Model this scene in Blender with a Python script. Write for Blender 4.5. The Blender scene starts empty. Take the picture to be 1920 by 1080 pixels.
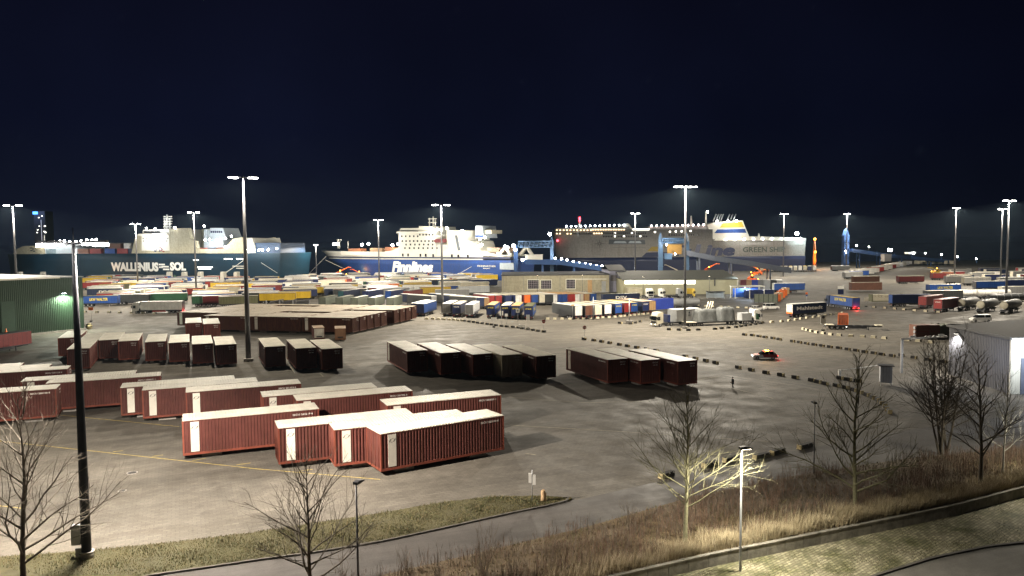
import bpy, math, random
from mathutils import Vector, Matrix
random.seed(7)
C = bpy.context.scene.collection
SC = bpy.context.scene
R = math.radians
# ------------------------------------------------------------------ camera model
FPX = 1400.0; CAMH = 22.0
PITCH = math.atan(82.0/FPX); ROLL = R(0.5)
_f = Vector((0, math.cos(PITCH), -math.sin(PITCH)))
_u0 = Vector((0, math.sin(PITCH), math.cos(PITCH))); _r0 = Vector((1, 0, 0))
_r = math.cos(ROLL)*_r0 - math.sin(ROLL)*_u0
_u = math.sin(ROLL)*_r0 + math.cos(ROLL)*_u0
CAM = Vector((0, 0, CAMH))
def ray(px, py): return _f + _r*((px-960)/FPX) + _u*(-(py-540)/FPX)
def G(px, py, z=0.0):
    d = ray(px, py); t = (z-CAMH)/d.z; return CAM + d*t
def AT(px, py, Y):
    d = ray(px, py); return CAM + d*(Y/d.y)
def PROJ(p):
    v = Vector(p)-CAM; k = v.dot(_f); return (960+FPX*v.dot(_r)/k, 540-FPX*v.dot(_u)/k)
class Plane:
    """vertical plane through two ground points; gives (s along it, height) of what a photo point shows"""
    def __init__(s, p0, p1):
        s.p0 = Vector((p0[0], p0[1], 0)); d = Vector((p1[0]-p0[0], p1[1]-p0[1], 0)); s.L = d.length
        s.d = d.normalized(); s.n = Vector((-s.d.y, s.d.x, 0)); s.rot = math.atan2(d.y, d.x)
    def loc(s, px, py, off=0.):
        d = ray(px, py); t = (s.p0+s.n*off-CAM).dot(s.n)/d.dot(s.n); p = CAM+d*t
        return ((p-s.p0).dot(s.d), p.z)
    def P(s, pts): return [s.loc(*p) for p in pts]
# ------------------------------------------------------------------ materials
_mats = {}
def M(name, col, rough=.6, metal=0., var=.14, scale=1.2, bump=0., bscale=8., emit=0., ecol=None, rnd=.10, spec=.4):
    if name in _mats: return _mats[name]
    m = bpy.data.materials.new(name); m.use_nodes = True; nt = m.node_tree; n = nt.nodes; l = nt.links
    b = n['Principled BSDF']; b.inputs['Roughness'].default_value = rough; b.inputs['Metallic'].default_value = metal
    b.inputs['Specular IOR Level'].default_value = spec
    tc = n.new('ShaderNodeTexCoord'); no = n.new('ShaderNodeTexNoise'); no.inputs['Scale'].default_value = scale
    no.inputs['Detail'].default_value = 6; no.inputs['Roughness'].default_value = .62
    l.new(tc.outputs['Object'], no.inputs['Vector'])
    oi = n.new('ShaderNodeObjectInfo')
    mr = n.new('ShaderNodeMapRange'); mr.inputs['From Min'].default_value = .3; mr.inputs['From Max'].default_value = .7
    mr.inputs['To Min'].default_value = 1-var; mr.inputs['To Max'].default_value = 1+var
    l.new(no.outputs['Fac'], mr.inputs['Value'])
    m2 = n.new('ShaderNodeMapRange'); m2.inputs['To Min'].default_value = 1-rnd; m2.inputs['To Max'].default_value = 1+rnd
    l.new(oi.outputs['Random'], m2.inputs['Value'])
    mu = n.new('ShaderNodeMath'); mu.operation = 'MULTIPLY'; l.new(mr.outputs[0], mu.inputs[0]); l.new(m2.outputs[0], mu.inputs[1])
    vm = n.new('ShaderNodeVectorMath'); vm.operation = 'SCALE'; vm.inputs[0].default_value = col[:3]
    l.new(mu.outputs[0], vm.inputs['Scale']); l.new(vm.outputs[0], b.inputs['Base Color'])
    if bump:
        nb = n.new('ShaderNodeTexNoise'); nb.inputs['Scale'].default_value = bscale; nb.inputs['Detail'].default_value = 5
        l.new(tc.outputs['Object'], nb.inputs['Vector'])
        bp = n.new('ShaderNodeBump'); bp.inputs['Strength'].default_value = bump; bp.inputs['Distance'].default_value = .05
        l.new(nb.outputs['Fac'], bp.inputs['Height']); l.new(bp.outputs[0], b.inputs['Normal'])
    if emit:
        b.inputs['Emission Color'].default_value = (*(ecol or col)[:3], 1); b.inputs['Emission Strength'].default_value = emit
        m.cycles.emission_sampling = 'NONE'
    _mats[name] = m; return m
def lampmat(name, col, strength):
    if name in _mats: return _mats[name]
    m = bpy.data.materials.new(name); m.use_nodes = True; b = m.node_tree.nodes['Principled BSDF']
    b.inputs['Base Color'].default_value = (*col, 1); b.inputs['Emission Color'].default_value = (*col, 1)
    b.inputs['Emission Strength'].default_value = strength; m.cycles.emission_sampling = 'NONE'
    _mats[name] = m; return m
def rusty(name, col, rust=(.085, .036, .02), amt=.7, sc_=1.):
    """painted steel with vertical rust streaks and grime that belong to the paint"""
    m = M(name, col, rough=.6, var=.2, scale=.9, rnd=.24, spec=.25); nt = m.node_tree; n = nt.nodes; l = nt.links
    b = n['Principled BSDF']; src = b.inputs['Base Color'].links[0].from_socket
    tc = n.new('ShaderNodeTexCoord'); mp = n.new('ShaderNodeMapping'); mp.inputs['Scale'].default_value = (1.6*sc_, 1.6*sc_, .16*sc_)
    oi = n.new('ShaderNodeObjectInfo'); ad = n.new('ShaderNodeVectorMath'); ad.operation = 'ADD'
    sc = n.new('ShaderNodeVectorMath'); sc.operation = 'SCALE'; sc.inputs[0].default_value = (37, 51, 23)
    l.new(oi.outputs['Random'], sc.inputs['Scale']); l.new(tc.outputs['Object'], mp.inputs['Vector'])
    l.new(mp.outputs[0], ad.inputs[0]); l.new(sc.outputs[0], ad.inputs[1])
    no = n.new('ShaderNodeTexNoise'); no.inputs['Scale'].default_value = 1.7; no.inputs['Detail'].default_value = 8; no.inputs['Roughness'].default_value = .7
    l.new(ad.outputs[0], no.inputs['Vector'])
    mr = n.new('ShaderNodeMapRange'); mr.inputs['From Min'].default_value = .52; mr.inputs['From Max'].default_value = .72; mr.inputs['To Max'].default_value = amt
    l.new(no.outputs['Fac'], mr.inputs['Value'])
    mx = n.new('ShaderNodeMix'); mx.data_type = 'RGBA'; l.new(mr.outputs[0], mx.inputs[0]); l.new(src, mx.inputs[6]); mx.inputs[7].default_value = (*rust, 1)
    l.new(mx.outputs[2], b.inputs['Base Color'])
    return m
# ------------------------------------------------------------------ mesh building
class MB:
    def __init__(s): s.v = []; s.f = []; s.m = []; s.sm = []
    def face(s, pts, m=0, smooth=False):
        k = len(s.v); s.v += [tuple(p) for p in pts]; s.f.append(tuple(range(k, k+len(pts)))); s.m.append(m); s.sm.append(smooth)
    def add(s, vs, fs, m=0, smooth=False):
        k = len(s.v); s.v += [tuple(p) for p in vs]
        for f in fs: s.f.append(tuple(i+k for i in f)); s.m.append(m); s.sm.append(smooth)
    def box(s, x0, x1, y0, y1, z0, z1, m=0, top=None):
        vs = [(x0,y0,z0),(x1,y0,z0),(x1,y1,z0),(x0,y1,z0),(x0,y0,z1),(x1,y0,z1),(x1,y1,z1),(x0,y1,z1)]
        s.add(vs, [(0,3,2,1),(0,1,5,4),(1,2,6,5),(2,3,7,6),(3,0,4,7)], m); k = len(s.v)-8
        s.f.append((k+4,k+5,k+6,k+7)); s.m.append(m if top is None else top); s.sm.append(False)
    def cbox(s, c, sz, m=0, rz=0.):
        k = len(s.v); hx, hy, hz = sz[0]/2, sz[1]/2, sz[2]/2
        s.box(-hx,hx,-hy,hy,-hz,hz,m); ca, sa = math.cos(rz), math.sin(rz)
        for i in range(k, len(s.v)):
            x, y, z = s.v[i]; s.v[i] = (c[0]+x*ca-y*sa, c[1]+x*sa+y*ca, c[2]+z)
    def prism(s, pts, t0, t1, m=0, cap=None):
        """side profile [(x,z)] pushed from y=t0 to y=t1"""
        n = len(pts); a = [(p[0], t0, p[1]) for p in pts]; b = [(p[0], t1, p[1]) for p in pts]
        area = sum(pts[i][0]*pts[(i+1)%n][1]-pts[(i+1)%n][0]*pts[i][1] for i in range(n))
        if area < 0: a.reverse(); b.reverse()
        k = len(s.v); s.v += a+b; cm = m if cap is None else cap
        s.f.append(tuple(range(k, k+n))); s.m.append(cm); s.sm.append(False)
        s.f.append(tuple(range(k+2*n-1, k+n-1, -1))); s.m.append(cm); s.sm.append(False)
        for i in range(n):
            j = (i+1)%n; s.f.append((k+i, k+n+i, k+n+j, k+j)); s.m.append(m); s.sm.append(False)
    def tube(s, path, rad, n=6, m=0, smooth=True, cap=True):
        k = len(s.v); P = [Vector(p) for p in path]
        for i, p in enumerate(P):
            d = (P[min(i+1, len(P)-1)]-P[max(i-1, 0)]); d = d.normalized() if d.length > 1e-9 else Vector((0,0,1))
            a = d.cross(Vector((0,0,1)) if abs(d.z) < .9 else Vector((1,0,0))).normalized(); b = d.cross(a)
            r = rad[i] if isinstance(rad, (list, tuple)) else rad
            for j in range(n):
                t = 2*math.pi*j/n; s.v.append(tuple(p + a*(r*math.cos(t)) + b*(r*math.sin(t))))
        for i in range(len(P)-1):
            for j in range(n):
                j2 = (j+1) % n
                s.f.append((k+i*n+j, k+(i+1)*n+j, k+(i+1)*n+j2, k+i*n+j2)); s.m.append(m); s.sm.append(smooth)
        if cap:
            s.f.append(tuple(k+j for j in range(n))); s.m.append(m); s.sm.append(False)
            e = k+(len(P)-1)*n; s.f.append(tuple(e+j for j in range(n-1, -1, -1))); s.m.append(m); s.sm.append(False)
    def ball(s, c, r, m=0, seg=8, rings=5, sx=1, sy=1, sz=1):
        k = len(s.v)
        for i in range(rings+1):
            a = math.pi*i/rings
            for j in range(seg):
                t = 2*math.pi*j/seg
                s.v.append((c[0]+r*sx*math.sin(a)*math.cos(t), c[1]+r*sy*math.sin(a)*math.sin(t), c[2]+r*sz*math.cos(a)))
        for i in range(rings):
            for j in range(seg):
                j2 = (j+1) % seg
                s.f.append((k+i*seg+j, k+(i+1)*seg+j, k+(i+1)*seg+j2, k+i*seg+j2)); s.m.append(m); s.sm.append(True)
    def mesh(s, name, mats):
        me = bpy.data.meshes.new(name); me.from_pydata(s.v, [], s.f)
        for mm in (mats if isinstance(mats, (list, tuple)) else [mats]): me.materials.append(mm)
        me.polygons.foreach_set('material_index', s.m); me.polygons.foreach_set('use_smooth', s.sm); me.update(); return me
    def build(s, name, mats, parent=None): return OBJ(name, s.mesh(name, mats), parent)
def OBJ(name, data, parent=None, loc=(0,0,0), rot=(0,0,0), scale=None):
    o = bpy.data.objects.new(name, data); C.objects.link(o); o.location = loc; o.rotation_euler = rot
    if scale: o.scale = scale
    if parent: o.parent = parent
    return o
def tag(o, label, cat, group=None):
    o['label'] = label; o['category'] = cat
    if group: o['group'] = group
    return o
def thing(name, label, cat, loc=(0,0,0), rz=0., group=None):
    o = OBJ(name, None, None, loc, (0,0,rz)); o.empty_display_size = .5; return tag(o, label, cat, group)
def struct(o): o['kind'] = 'structure'; return o
def stuff(o, label=None, cat=None):
    o['kind'] = 'stuff'
    if label: o['label'] = label; o['category'] = cat
    return o
KIDS = {}
def kids(o): return [c for c in bpy.data.objects if c.parent == o]
def tree_of(o): return (o, [tree_of(c) for c in kids(o)])
def copy_of(t, parent=None):
    o, ch = t; c = o.copy(); C.objects.link(c); c.parent = parent
    for k in ch: copy_of(k, c)
    return c
_cache = {}
def part(name, key, fn, mats, parent):
    """one mesh shared by every repeat that has the same key"""
    kk = (name, key)
    if kk not in _cache:
        mb = MB(); fn(mb); _cache[kk] = mb.mesh(name, mats)
    return OBJ(name, _cache[kk], parent)
_txt = {}
def text_mesh(s, w, h, mat, shear=0., bold=0., depth=.02):
    key = (s, round(w, 3), round(h, 3), mat.name, shear, bold)
    if key in _txt: return _txt[key]
    cu = bpy.data.curves.new('lettering', 'FONT'); cu.body = s; cu.size = 1; cu.align_x = 'CENTER'; cu.align_y = 'CENTER'
    cu.shear = shear; cu.offset = bold; cu.resolution_u = 3
    o = bpy.data.objects.new('lettering', cu); C.objects.link(o)
    dg = bpy.context.evaluated_depsgraph_get(); me = bpy.data.meshes.new_from_object(o.evaluated_get(dg))
    bpy.data.objects.remove(o); xs = [v.co.x for v in me.vertices]; ys = [v.co.y for v in me.vertices]
    cx, cy = (min(xs)+max(xs))/2, (min(ys)+max(ys))/2; sx = w/(max(xs)-min(xs)); sy = h/(max(ys)-min(ys))
    for v in me.vertices: v.co = ((v.co.x-cx)*sx, (v.co.y-cy)*sy, 0)
    me.materials.clear(); me.materials.append(mat); me.name = 'lettering'; _txt[key] = me; return me
def lettering(parent, s, w, h, mat, loc, rz=0., name='lettering', **kw):
    """upright writing, facing -y when rz is 0"""
    return OBJ(name, text_mesh(s, w, h, mat, **kw), parent, loc, (R(90), 0, rz))
ORD = ('first second third fourth fifth sixth seventh eighth ninth tenth eleventh twelfth thirteenth fourteenth fifteenth sixteenth seventeenth '
       'eighteenth nineteenth twentieth').split()
def ordw(i):
    if i < 20: return ORD[i]
    t = (i+1)//10; u = (i+1) % 10
    tens = {2: 'twent', 3: 'thirt', 4: 'fort', 5: 'fift', 6: 'sixt', 7: 'sevent', 8: 'eight', 9: 'ninet'}[t]
    return tens+'ieth' if u == 0 else tens+'y-'+ORD[u-1]
def resample(pts, n):
    P = [Vector((p[0], p[1], p[2] if len(p) > 2 else 0)) for p in pts]; L = [0]
    for i in range(1, len(P)): L.append(L[-1]+(P[i]-P[i-1]).length)
    out = []
    for k in range(n):
        t = L[-1]*k/(n-1)
        for i in range(1, len(P)):
            if t <= L[i]+1e-6:
                out.append(P[i-1].lerp(P[i], (t-L[i-1])/max(1e-6, L[i]-L[i-1]))); break
    return out
def spot(name, loc, power, col=(1,.88,.68), size=R(165), blend=.35, rad=.6, rot=(0,0,0), parent=None):
    d = bpy.data.lights.new(name, 'SPOT'); d.energy = power; d.color = col; d.spot_size = size; d.spot_blend = blend; d.shadow_soft_size = rad
    o = bpy.data.objects.new(name, d); C.objects.link(o); o.location = loc; o.rotation_euler = rot
    if parent: o.parent = parent
    return o
def point(name, loc, power, col=(1,.95,.85), rad=.5, parent=None):
    d = bpy.data.lights.new(name, 'POINT'); d.energy = power; d.color = col; d.shadow_soft_size = rad
    o = bpy.data.objects.new(name, d); C.objects.link(o); o.location = loc
    if parent: o.parent = parent
    return o
# yard grid: a runs right and away, b runs left and away
TH = R(24.0)
A = Vector((math.cos(TH), math.sin(TH), 0)); B = Vector((-math.sin(TH), math.cos(TH), 0))
# ------------------------------------------------------------------ palette
red = rusty('container_red', (.096,.031,.025)); redrail = rusty('container_rail', (.17,.045,.028), amt=.8)
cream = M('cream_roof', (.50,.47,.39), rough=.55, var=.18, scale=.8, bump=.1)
white = M('white_paint', (.72,.71,.66), rough=.45, var=.10)
offwhite = M('off_white', (.55,.52,.44), rough=.55)
black = M('black_rubber', (.012,.012,.012), rough=.75)
steel = M('dark_steel', (.05,.05,.055), rough=.5, metal=.3)
galv = M('galvanised_steel', (.34,.35,.36), rough=.45, metal=.5)
polemat = M('mast_paint', (.10,.10,.105), rough=.42, metal=.3)
concrete = M('concrete', (.30,.28,.25), rough=.85, var=.25, scale=1.3, bump=.3)
yellow = M('yellow_paint', (.62,.36,.035), rough=.55)
glass = M('dark_glass', (.012,.014,.018), rough=.08, spec=.7, var=0)
orange = M('orange_paint', (.62,.13,.02), rough=.5)
rim = M('wheel_rim', (.35,.35,.36), rough=.4, metal=.6)
LAMP = lampmat('lamp_glow', (1,.97,.90), 60.); LAMPC = lampmat('lamp_glow_cool', (.80,.90,1), 40.)
LAMPW = lampmat('lamp_glow_warm', (1,.86,.62), 14.); LAMPS = lampmat('lamp_glow_soft', (1,.95,.82), 5.)
TAIL = lampmat('tail_lamp_glow', (1,.03,.03), 8.); BEACON = lampmat('beacon_glow', (1,.45,.05), 22.)
BLUEGLOW = lampmat('blue_glow', (.05,.22,1), 7.); ORGLOW = lampmat('orange_glow', (1,.26,.02), 3.)
# ------------------------------------------------------------------ camera, world, view
cd = bpy.data.cameras.new('camera'); cd.sensor_width = 36; cd.lens = FPX/1920*36; cd.clip_end = 20000; cd.clip_start = .3
co = bpy.data.objects.new('camera', cd); C.objects.link(co)
mw = Matrix((( _r.x, _u.x, -_f.x, 0), (_r.y, _u.y, -_f.y, 0), (_r.z, _u.z, -_f.z, CAMH), (0,0,0,1)))
co.matrix_world = mw; SC.camera = co
SC.view_settings.view_transform = 'Standard'; SC.view_settings.look = 'None'; SC.view_settings.exposure = 0; SC.view_settings.gamma = 1
SC.cycles.use_denoising = True
try: SC.cycles.denoiser = 'OPENIMAGEDENOISE'
except Exception: pass
SC.cycles.max_bounces = 5; SC.cycles.diffuse_bounces = 2; SC.cycles.glossy_bounces = 2; SC.cycles.transmission_bounces = 2
SC.cycles.sample_clamp_indirect = 3; SC.cycles.caustics_reflective = False; SC.cycles.caustics_refractive = False
w = bpy.data.worlds.new('World'); SC.world = w; w.use_nodes = True; nt = w.node_tree; n = nt.nodes; l = nt.links
sky = n.new('ShaderNodeTexSky'); sky.sky_type = 'NISHITA'; sky.sun_disc = False; sky.sun_elevation = R(-9); sky.sun_rotation = R(250)
tc = n.new('ShaderNodeTexCoord'); no = n.new('ShaderNodeTexNoise'); no.inputs['Scale'].default_value = 1.5; no.inputs['Detail'].default_value = 5
l.new(tc.outputs['Generated'], no.inputs['Vector'])
sp = n.new('ShaderNodeSeparateXYZ'); l.new(tc.outputs['Generated'], sp.inputs[0])
el = n.new('ShaderNodeMapRange'); el.inputs['From Min'].default_value = 0.0; el.inputs['From Max'].default_value = .42   # town glow low in the sky
l.new(sp.outputs['Z'], el.inputs['Value'])
az = n.new('ShaderNodeMapRange'); az.inputs['From Min'].default_value = -.55; az.inputs['From Max'].default_value = .6; l.new(sp.outputs['X'], az.inputs['Value'])
ramp = n.new('ShaderNodeValToRGB'); cr = ramp.color_ramp
cr.elements[0].position = 0; cr.elements[0].color = (.0064,.0088,.0185,1); cr.elements[1].position = 1; cr.elements[1].color = (.0021,.0021,.0060,1)
e = cr.elements.new(.35); e.color = (.0034,.0047,.0140,1)
l.new(el.outputs[0], ramp.inputs[0])
mr = n.new('ShaderNodeMapRange'); mr.inputs['From Min'].default_value = .3; mr.inputs['From Max'].default_value = .7; mr.inputs['To Min'].default_value = .45; mr.inputs['To Max'].default_value = 1.5
l.new(no.outputs['Fac'], mr.inputs['Value'])
m3 = n.new('ShaderNodeMapRange'); m3.inputs['To Min'].default_value = 1.15; m3.inputs['To Max'].default_value = .62; l.new(az.outputs[0], m3.inputs['Value'])
mu = n.new('ShaderNodeMath'); mu.operation = 'MULTIPLY'; l.new(mr.outputs[0], mu.inputs[0]); l.new(m3.outputs[0], mu.inputs[1])
vs = n.new('ShaderNodeVectorMath'); vs.operation = 'SCALE'; l.new(ramp.outputs[0], vs.inputs[0]); l.new(mu.outputs[0], vs.inputs['Scale'])
sk = n.new('ShaderNodeVectorMath'); sk.operation = 'SCALE'; sk.inputs['Scale'].default_value = .06; l.new(sky.outputs[0], sk.inputs[0])
ad = n.new('ShaderNodeVectorMath'); ad.operation = 'ADD'; l.new(vs.outputs[0], ad.inputs[0]); l.new(sk.outputs[0], ad.inputs[1])
bg = n['Background']; l.new(ad.outputs[0], bg.inputs['Color']); bg.inputs['Strength'].default_value = 1.0
# ------------------------------------------------------------------ ground materials
def groundmat(name, col, col2, pav=None, rough=.72, track=.17, rot=TH, spec=.3, mortc=.80, bigs=.035):
    m = bpy.data.materials.new(name); m.use_nodes = True; nt = m.node_tree; n = nt.nodes; l = nt.links
    b = n['Principled BSDF']; b.inputs['Specular IOR Level'].default_value = spec
    g = n.new('ShaderNodeNewGeometry'); mp = n.new('ShaderNodeMapping'); mp.inputs['Rotation'].default_value = (0,0,-rot)
    l.new(g.outputs['Position'], mp.inputs['Vector'])
    def noise(sc, vec, det=6, ro=.6):
        q = n.new('ShaderNodeTexNoise'); q.inputs['Scale'].default_value = sc; q.inputs['Detail'].default_value = det; q.inputs['Roughness'].default_value = ro
        l.new(vec, q.inputs['Vector']); return q.outputs['Fac']
    def mrange(v, a, bb, c, d):
        q = n.new('ShaderNodeMapRange'); q.inputs['From Min'].default_value = a; q.inputs['From Max'].default_value = bb
        q.inputs['To Min'].default_value = c; q.inputs['To Max'].default_value = d; l.new(v, q.inputs['Value']); return q.outputs[0]
    def mul(a, bb):
        q = n.new('ShaderNodeMath'); q.operation = 'MULTIPLY'; l.new(a, q.inputs[0]); l.new(bb, q.inputs[1]); return q.outputs[0]
    P = mp.outputs[0]
    big = mrange(noise(bigs, P), .35, .65, 0, 1)
    mx = n.new('ShaderNodeMix'); mx.data_type = 'RGBA'; l.new(big, mx.inputs[0]); mx.inputs[6].default_value = (*col, 1); mx.inputs[7].default_value = (*col2, 1)
    f = mul(mrange(noise(.6, P, 8, .7), .3, .7, .82, 1.18), mrange(noise(9, P, 3), .3, .7, .86, 1.14))
    # rubbed-in driving tracks: noise drawn out along two directions
    for rr, sc in ((0, (.02, .55, 1)), (R(62), (.018, .42, 1))):
        m2 = n.new('ShaderNodeMapping'); m2.inputs['Rotation'].default_value = (0,0,rr); m2.inputs['Scale'].default_value = sc
        l.new(P, m2.inputs['Vector']); f = mul(f, mrange(noise(1, m2.outputs[0], 5, .65), .38, .66, 1+track*.25, 1-track*.5))
    if pav:
        for (sc, w_, h_, mort, amp) in pav:
            br = n.new('ShaderNodeTexBrick'); br.inputs['Scale'].default_value = sc; br.inputs['Brick Width'].default_value = w_; br.inputs['Row Height'].default_value = h_
            br.inputs['Mortar Size'].default_value = mort; br.inputs['Color1'].default_value = (1-amp,)*3+(1,); br.inputs['Color2'].default_value = (1+amp,)*3+(1,)
            br.inputs['Mortar'].default_value = (mortc,)*3+(1,); l.new(P, br.inputs['Vector'])
            sx = n.new('ShaderNodeSeparateColor'); l.new(br.outputs['Color'], sx.inputs[0]); f = mul(f, sx.outputs[0])
    f = mul(f, mrange(noise(.33, P, 9, .72), .60, .70, 1, .66)); f = mul(f, mrange(noise(2.1, P, 4, .6), .66, .72, 1, .6))   # oil and damp stains
    vm = n.new('ShaderNodeVectorMath'); vm.operation = 'SCALE'; l.new(mx.outputs[2], vm.inputs[0]); l.new(f, vm.inputs['Scale']); l.new(vm.outputs[0], b.inputs['Base Color'])
    l.new(mrange(noise(.25, P), .35, .65, rough-.16, rough+.12), b.inputs['Roughness'])
    bp = n.new('ShaderNodeBump'); bp.inputs['Strength'].default_value = .35; bp.inputs['Distance'].default_value = .03
    l.new(noise(6, P, 4), bp.inputs['Height']); l.new(bp.outputs[0], b.inputs['Normal'])
    return m
yardmat = groundmat('yard_paving', (.128,.115,.094), (.098,.089,.075), pav=[(1, .62, .40, .03, .10), (1, 7.5, 1.6, .0, .13)], rough=.80, spec=.18)
roadmat = groundmat('asphalt', (.085,.077,.070), (.066,.061,.056), rough=.75, track=.35, rot=R(20))
mossmat = groundmat('mossy_paving', (.42,.38,.27), (.13,.13,.06), pav=[(1, .44, .24, .035, .32)], rough=.85, track=.15, rot=R(38), mortc=.55, bigs=.42)
vergemat = groundmat('verge_soil', (.075,.066,.033), (.048,.047,.022), rough=.95, track=.2)
bankmat = groundmat('bank_soil', (.12,.085,.045), (.07,.05,.03), rough=.95, track=.1)
watermat = M('harbour_water', (.004,.007,.012), rough=.12, var=.2, scale=.05, bump=.12, bscale=.35, spec=.5)
kerbmat = M('kerb_stone', (.085,.078,.07), rough=.85, var=.25, scale=2.5, bump=.3)
def sheet(name, pts, mat, z=0.):
    mb = MB(); mb.face([(p[0], p[1], z) for p in pts]); o = mb.build(name, mat); return struct(o)
def gp(pts, z=0.): return [G(*p, z) for p in pts]
mb = MB(); mb.face([(-9000,-3000,-2.6),(9000,-3000,-2.6),(9000,14000,-2.6),(-9000,14000,-2.6)]); struct(mb.build('water', watermat))
# yard with its quay edge
Wp = ((20-960)/FPX*540, 540), ((527-960)/FPX*450, 450)
Fp = ((603-960)/FPX*560, 560), ((962-960)/FPX*455, 455)
Tp = ((1037-960)/FPX*580, 580), ((1512-960)/FPX*580, 580)
quay = [(-1500,720),(-430,562),(-367,535),(-142,445),(-106,470),(-138,545),(-145,556.5),(-2.5,451.5),(28,468),(30,574.5),(232,574.5),(250,640),(330,800),(700,860),(2500,900)]
yard = quay+[(2500,-400),(-1500,-400)]
mb = MB(); mb.face([(x,y,0) for x,y in reversed(yard)])
for i in range(len(quay)-1):
    (x0,y0),(x1,y1) = quay[i], quay[i+1]; mb.face([(x0,y0,-3),(x0,y0,0),(x1,y1,0),(x1,y1,-3)])
struct(mb.build('ground', yardmat))
# road of asphalt in the foreground, between verge and bank
verge_low = [(180,1108),(280,1081),(380,1067),(480,1052),(600,1036),(720,1016),(840,990),(960,963),(1030,949),(1072,938)]
bank_back = [(2040,838),(1900,842),(1700,860),(1500,890),(1300,931),(1100,988),(900,1036),(700,1082),(560,1125),(300,1195)]
sheet('road', gp(verge_low+[(1085,937),(1230,904),(1400,862),(1530,838),(1640,816),(1800,792),(2040,760)]+bank_back), roadmat, .006)
# grass verge with a kerb
verge_top = [(1072,936),(1040,933),(1000,932),(960,932),(900,935),(820,945),(700,966),(580,984),(470,1001),(330,1018),(200,1031),(90,1040),(-60,1050),(-140,1056)]
vp = gp(verge_low+verge_top+[(-140,1150),(60,1130)])
mb = MB(); mb.face([(p.x,p.y,.09) for p in vp])
for i in range(len(vp)): a, b2 = vp[i], vp[(i+1) % len(vp)]; mb.face([(a.x,a.y,0),(b2.x,b2.y,0),(b2.x,b2.y,.09),(a.x,a.y,.09)])
struct(mb.build('grass_verge', vergemat))
def kerb(pts, name, h=.14, wd=.16, seg=1.0):
    P = resample(pts, max(2, int(sum((Vector(pts[i+1])-Vector(pts[i])).length for i in range(len(pts)-1))/seg)))
    mb = MB()
    for i in range(len(P)-1):
        d = (P[i+1]-P[i]); L = d.length; c = (P[i]+P[i+1])/2
        mb.cbox((c.x, c.y, h/2), (L-.015, wd, h), rz=math.atan2(d.y, d.x))
    return struct(mb.build(name, kerbmat))
kerb(gp(verge_low+[(1066,935),(1040,932.5),(1000,931.5)]), 'kerb')
# bottom right: mossy paving below the wall, bent kerb, road
wall_line = [(700,1215),(1000,1140),(1230,1086),(1340,1060),(1440,1040),(1560,1015),(1690,988),(1800,964),(1920,931),(2060,898)]
front_kerb = [(2060,1012),(1990,1013),(1920,1018),(1850,1026),(1750,1047),(1640,1081),(1500,1135),(1300,1215)]
sheet('pavement', gp(wall_line+front_kerb), mossmat, .010)
kerb(gp(front_kerb), 'kerb', h=.11, wd=.22)
sheet('road', gp([(2060,1014),(1990,1015),(1920,1020),(1850,1028),(1750,1049),(1640,1083),(1500,1137),(1300,1217),(1500,1500),(2400,1300)]), groundmat('grey_asphalt', (.17,.16,.145), (.14,.13,.12), rough=.8, track=.25), .005)
# retaining wall of concrete panels, the bank behind it
WL = resample(gp(wall_line), 42)
wallt = thing('retaining_wall', 'low grey concrete retaining wall of jointed panels beside the mossy paving', 'wall', tuple(WL[20]))
cw = M('wall_concrete', (.27,.25,.22), rough=.9, var=.35, scale=1.6, bump=.4, rnd=.22)
for i in range(len(WL)-1):
    d = WL[i+1]-WL[i]; c = (WL[i]+WL[i+1])/2; mb = MB()
    mb.cbox((c.x-WL[20].x, c.y-WL[20].y, .42), (d.length-.03, .22, .84), rz=math.atan2(d.y, d.x))
    mb.cbox((c.x-WL[20].x, c.y-WL[20].y, .875), (d.length-.012, .30, .07), rz=math.atan2(d.y, d.x))
    mb.build('wall_panel', cw, wallt)
NB = 60; S1 = resample([p+Vector((.05,.14,0)) for p in gp(wall_line)], NB); S2 = list(reversed(resample(gp(bank_back), NB)))
def bank_pt(t, s):
    i = min(NB-2, int(t*(NB-1))); k = t*(NB-1)-i
    a = S1[i].lerp(S1[i+1], k); b2 = S2[i].lerp(S2[i+1], k); p = a.lerp(b2, s)
    z = .84*(1-s)**.8 + .10*math.sin(s*math.pi)*math.sin(t*37+s*5) + .012
    return Vector((p.x, p.y, max(.012, z)))
mb = MB(); NS = 14
for i in range(NB):
    for j in range(NS): mb.v.append(tuple(bank_pt(i/(NB-1), j/(NS-1))))
for i in range(NB-1):
    for j in range(NS-1):
        mb.f.append((i*NS+j, (i+1)*NS+j, (i+1)*NS+j+1, i*NS+j+1)); mb.m.append(0); mb.sm.append(True)
struct(mb.build('bank_terrain', bankmat))
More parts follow.
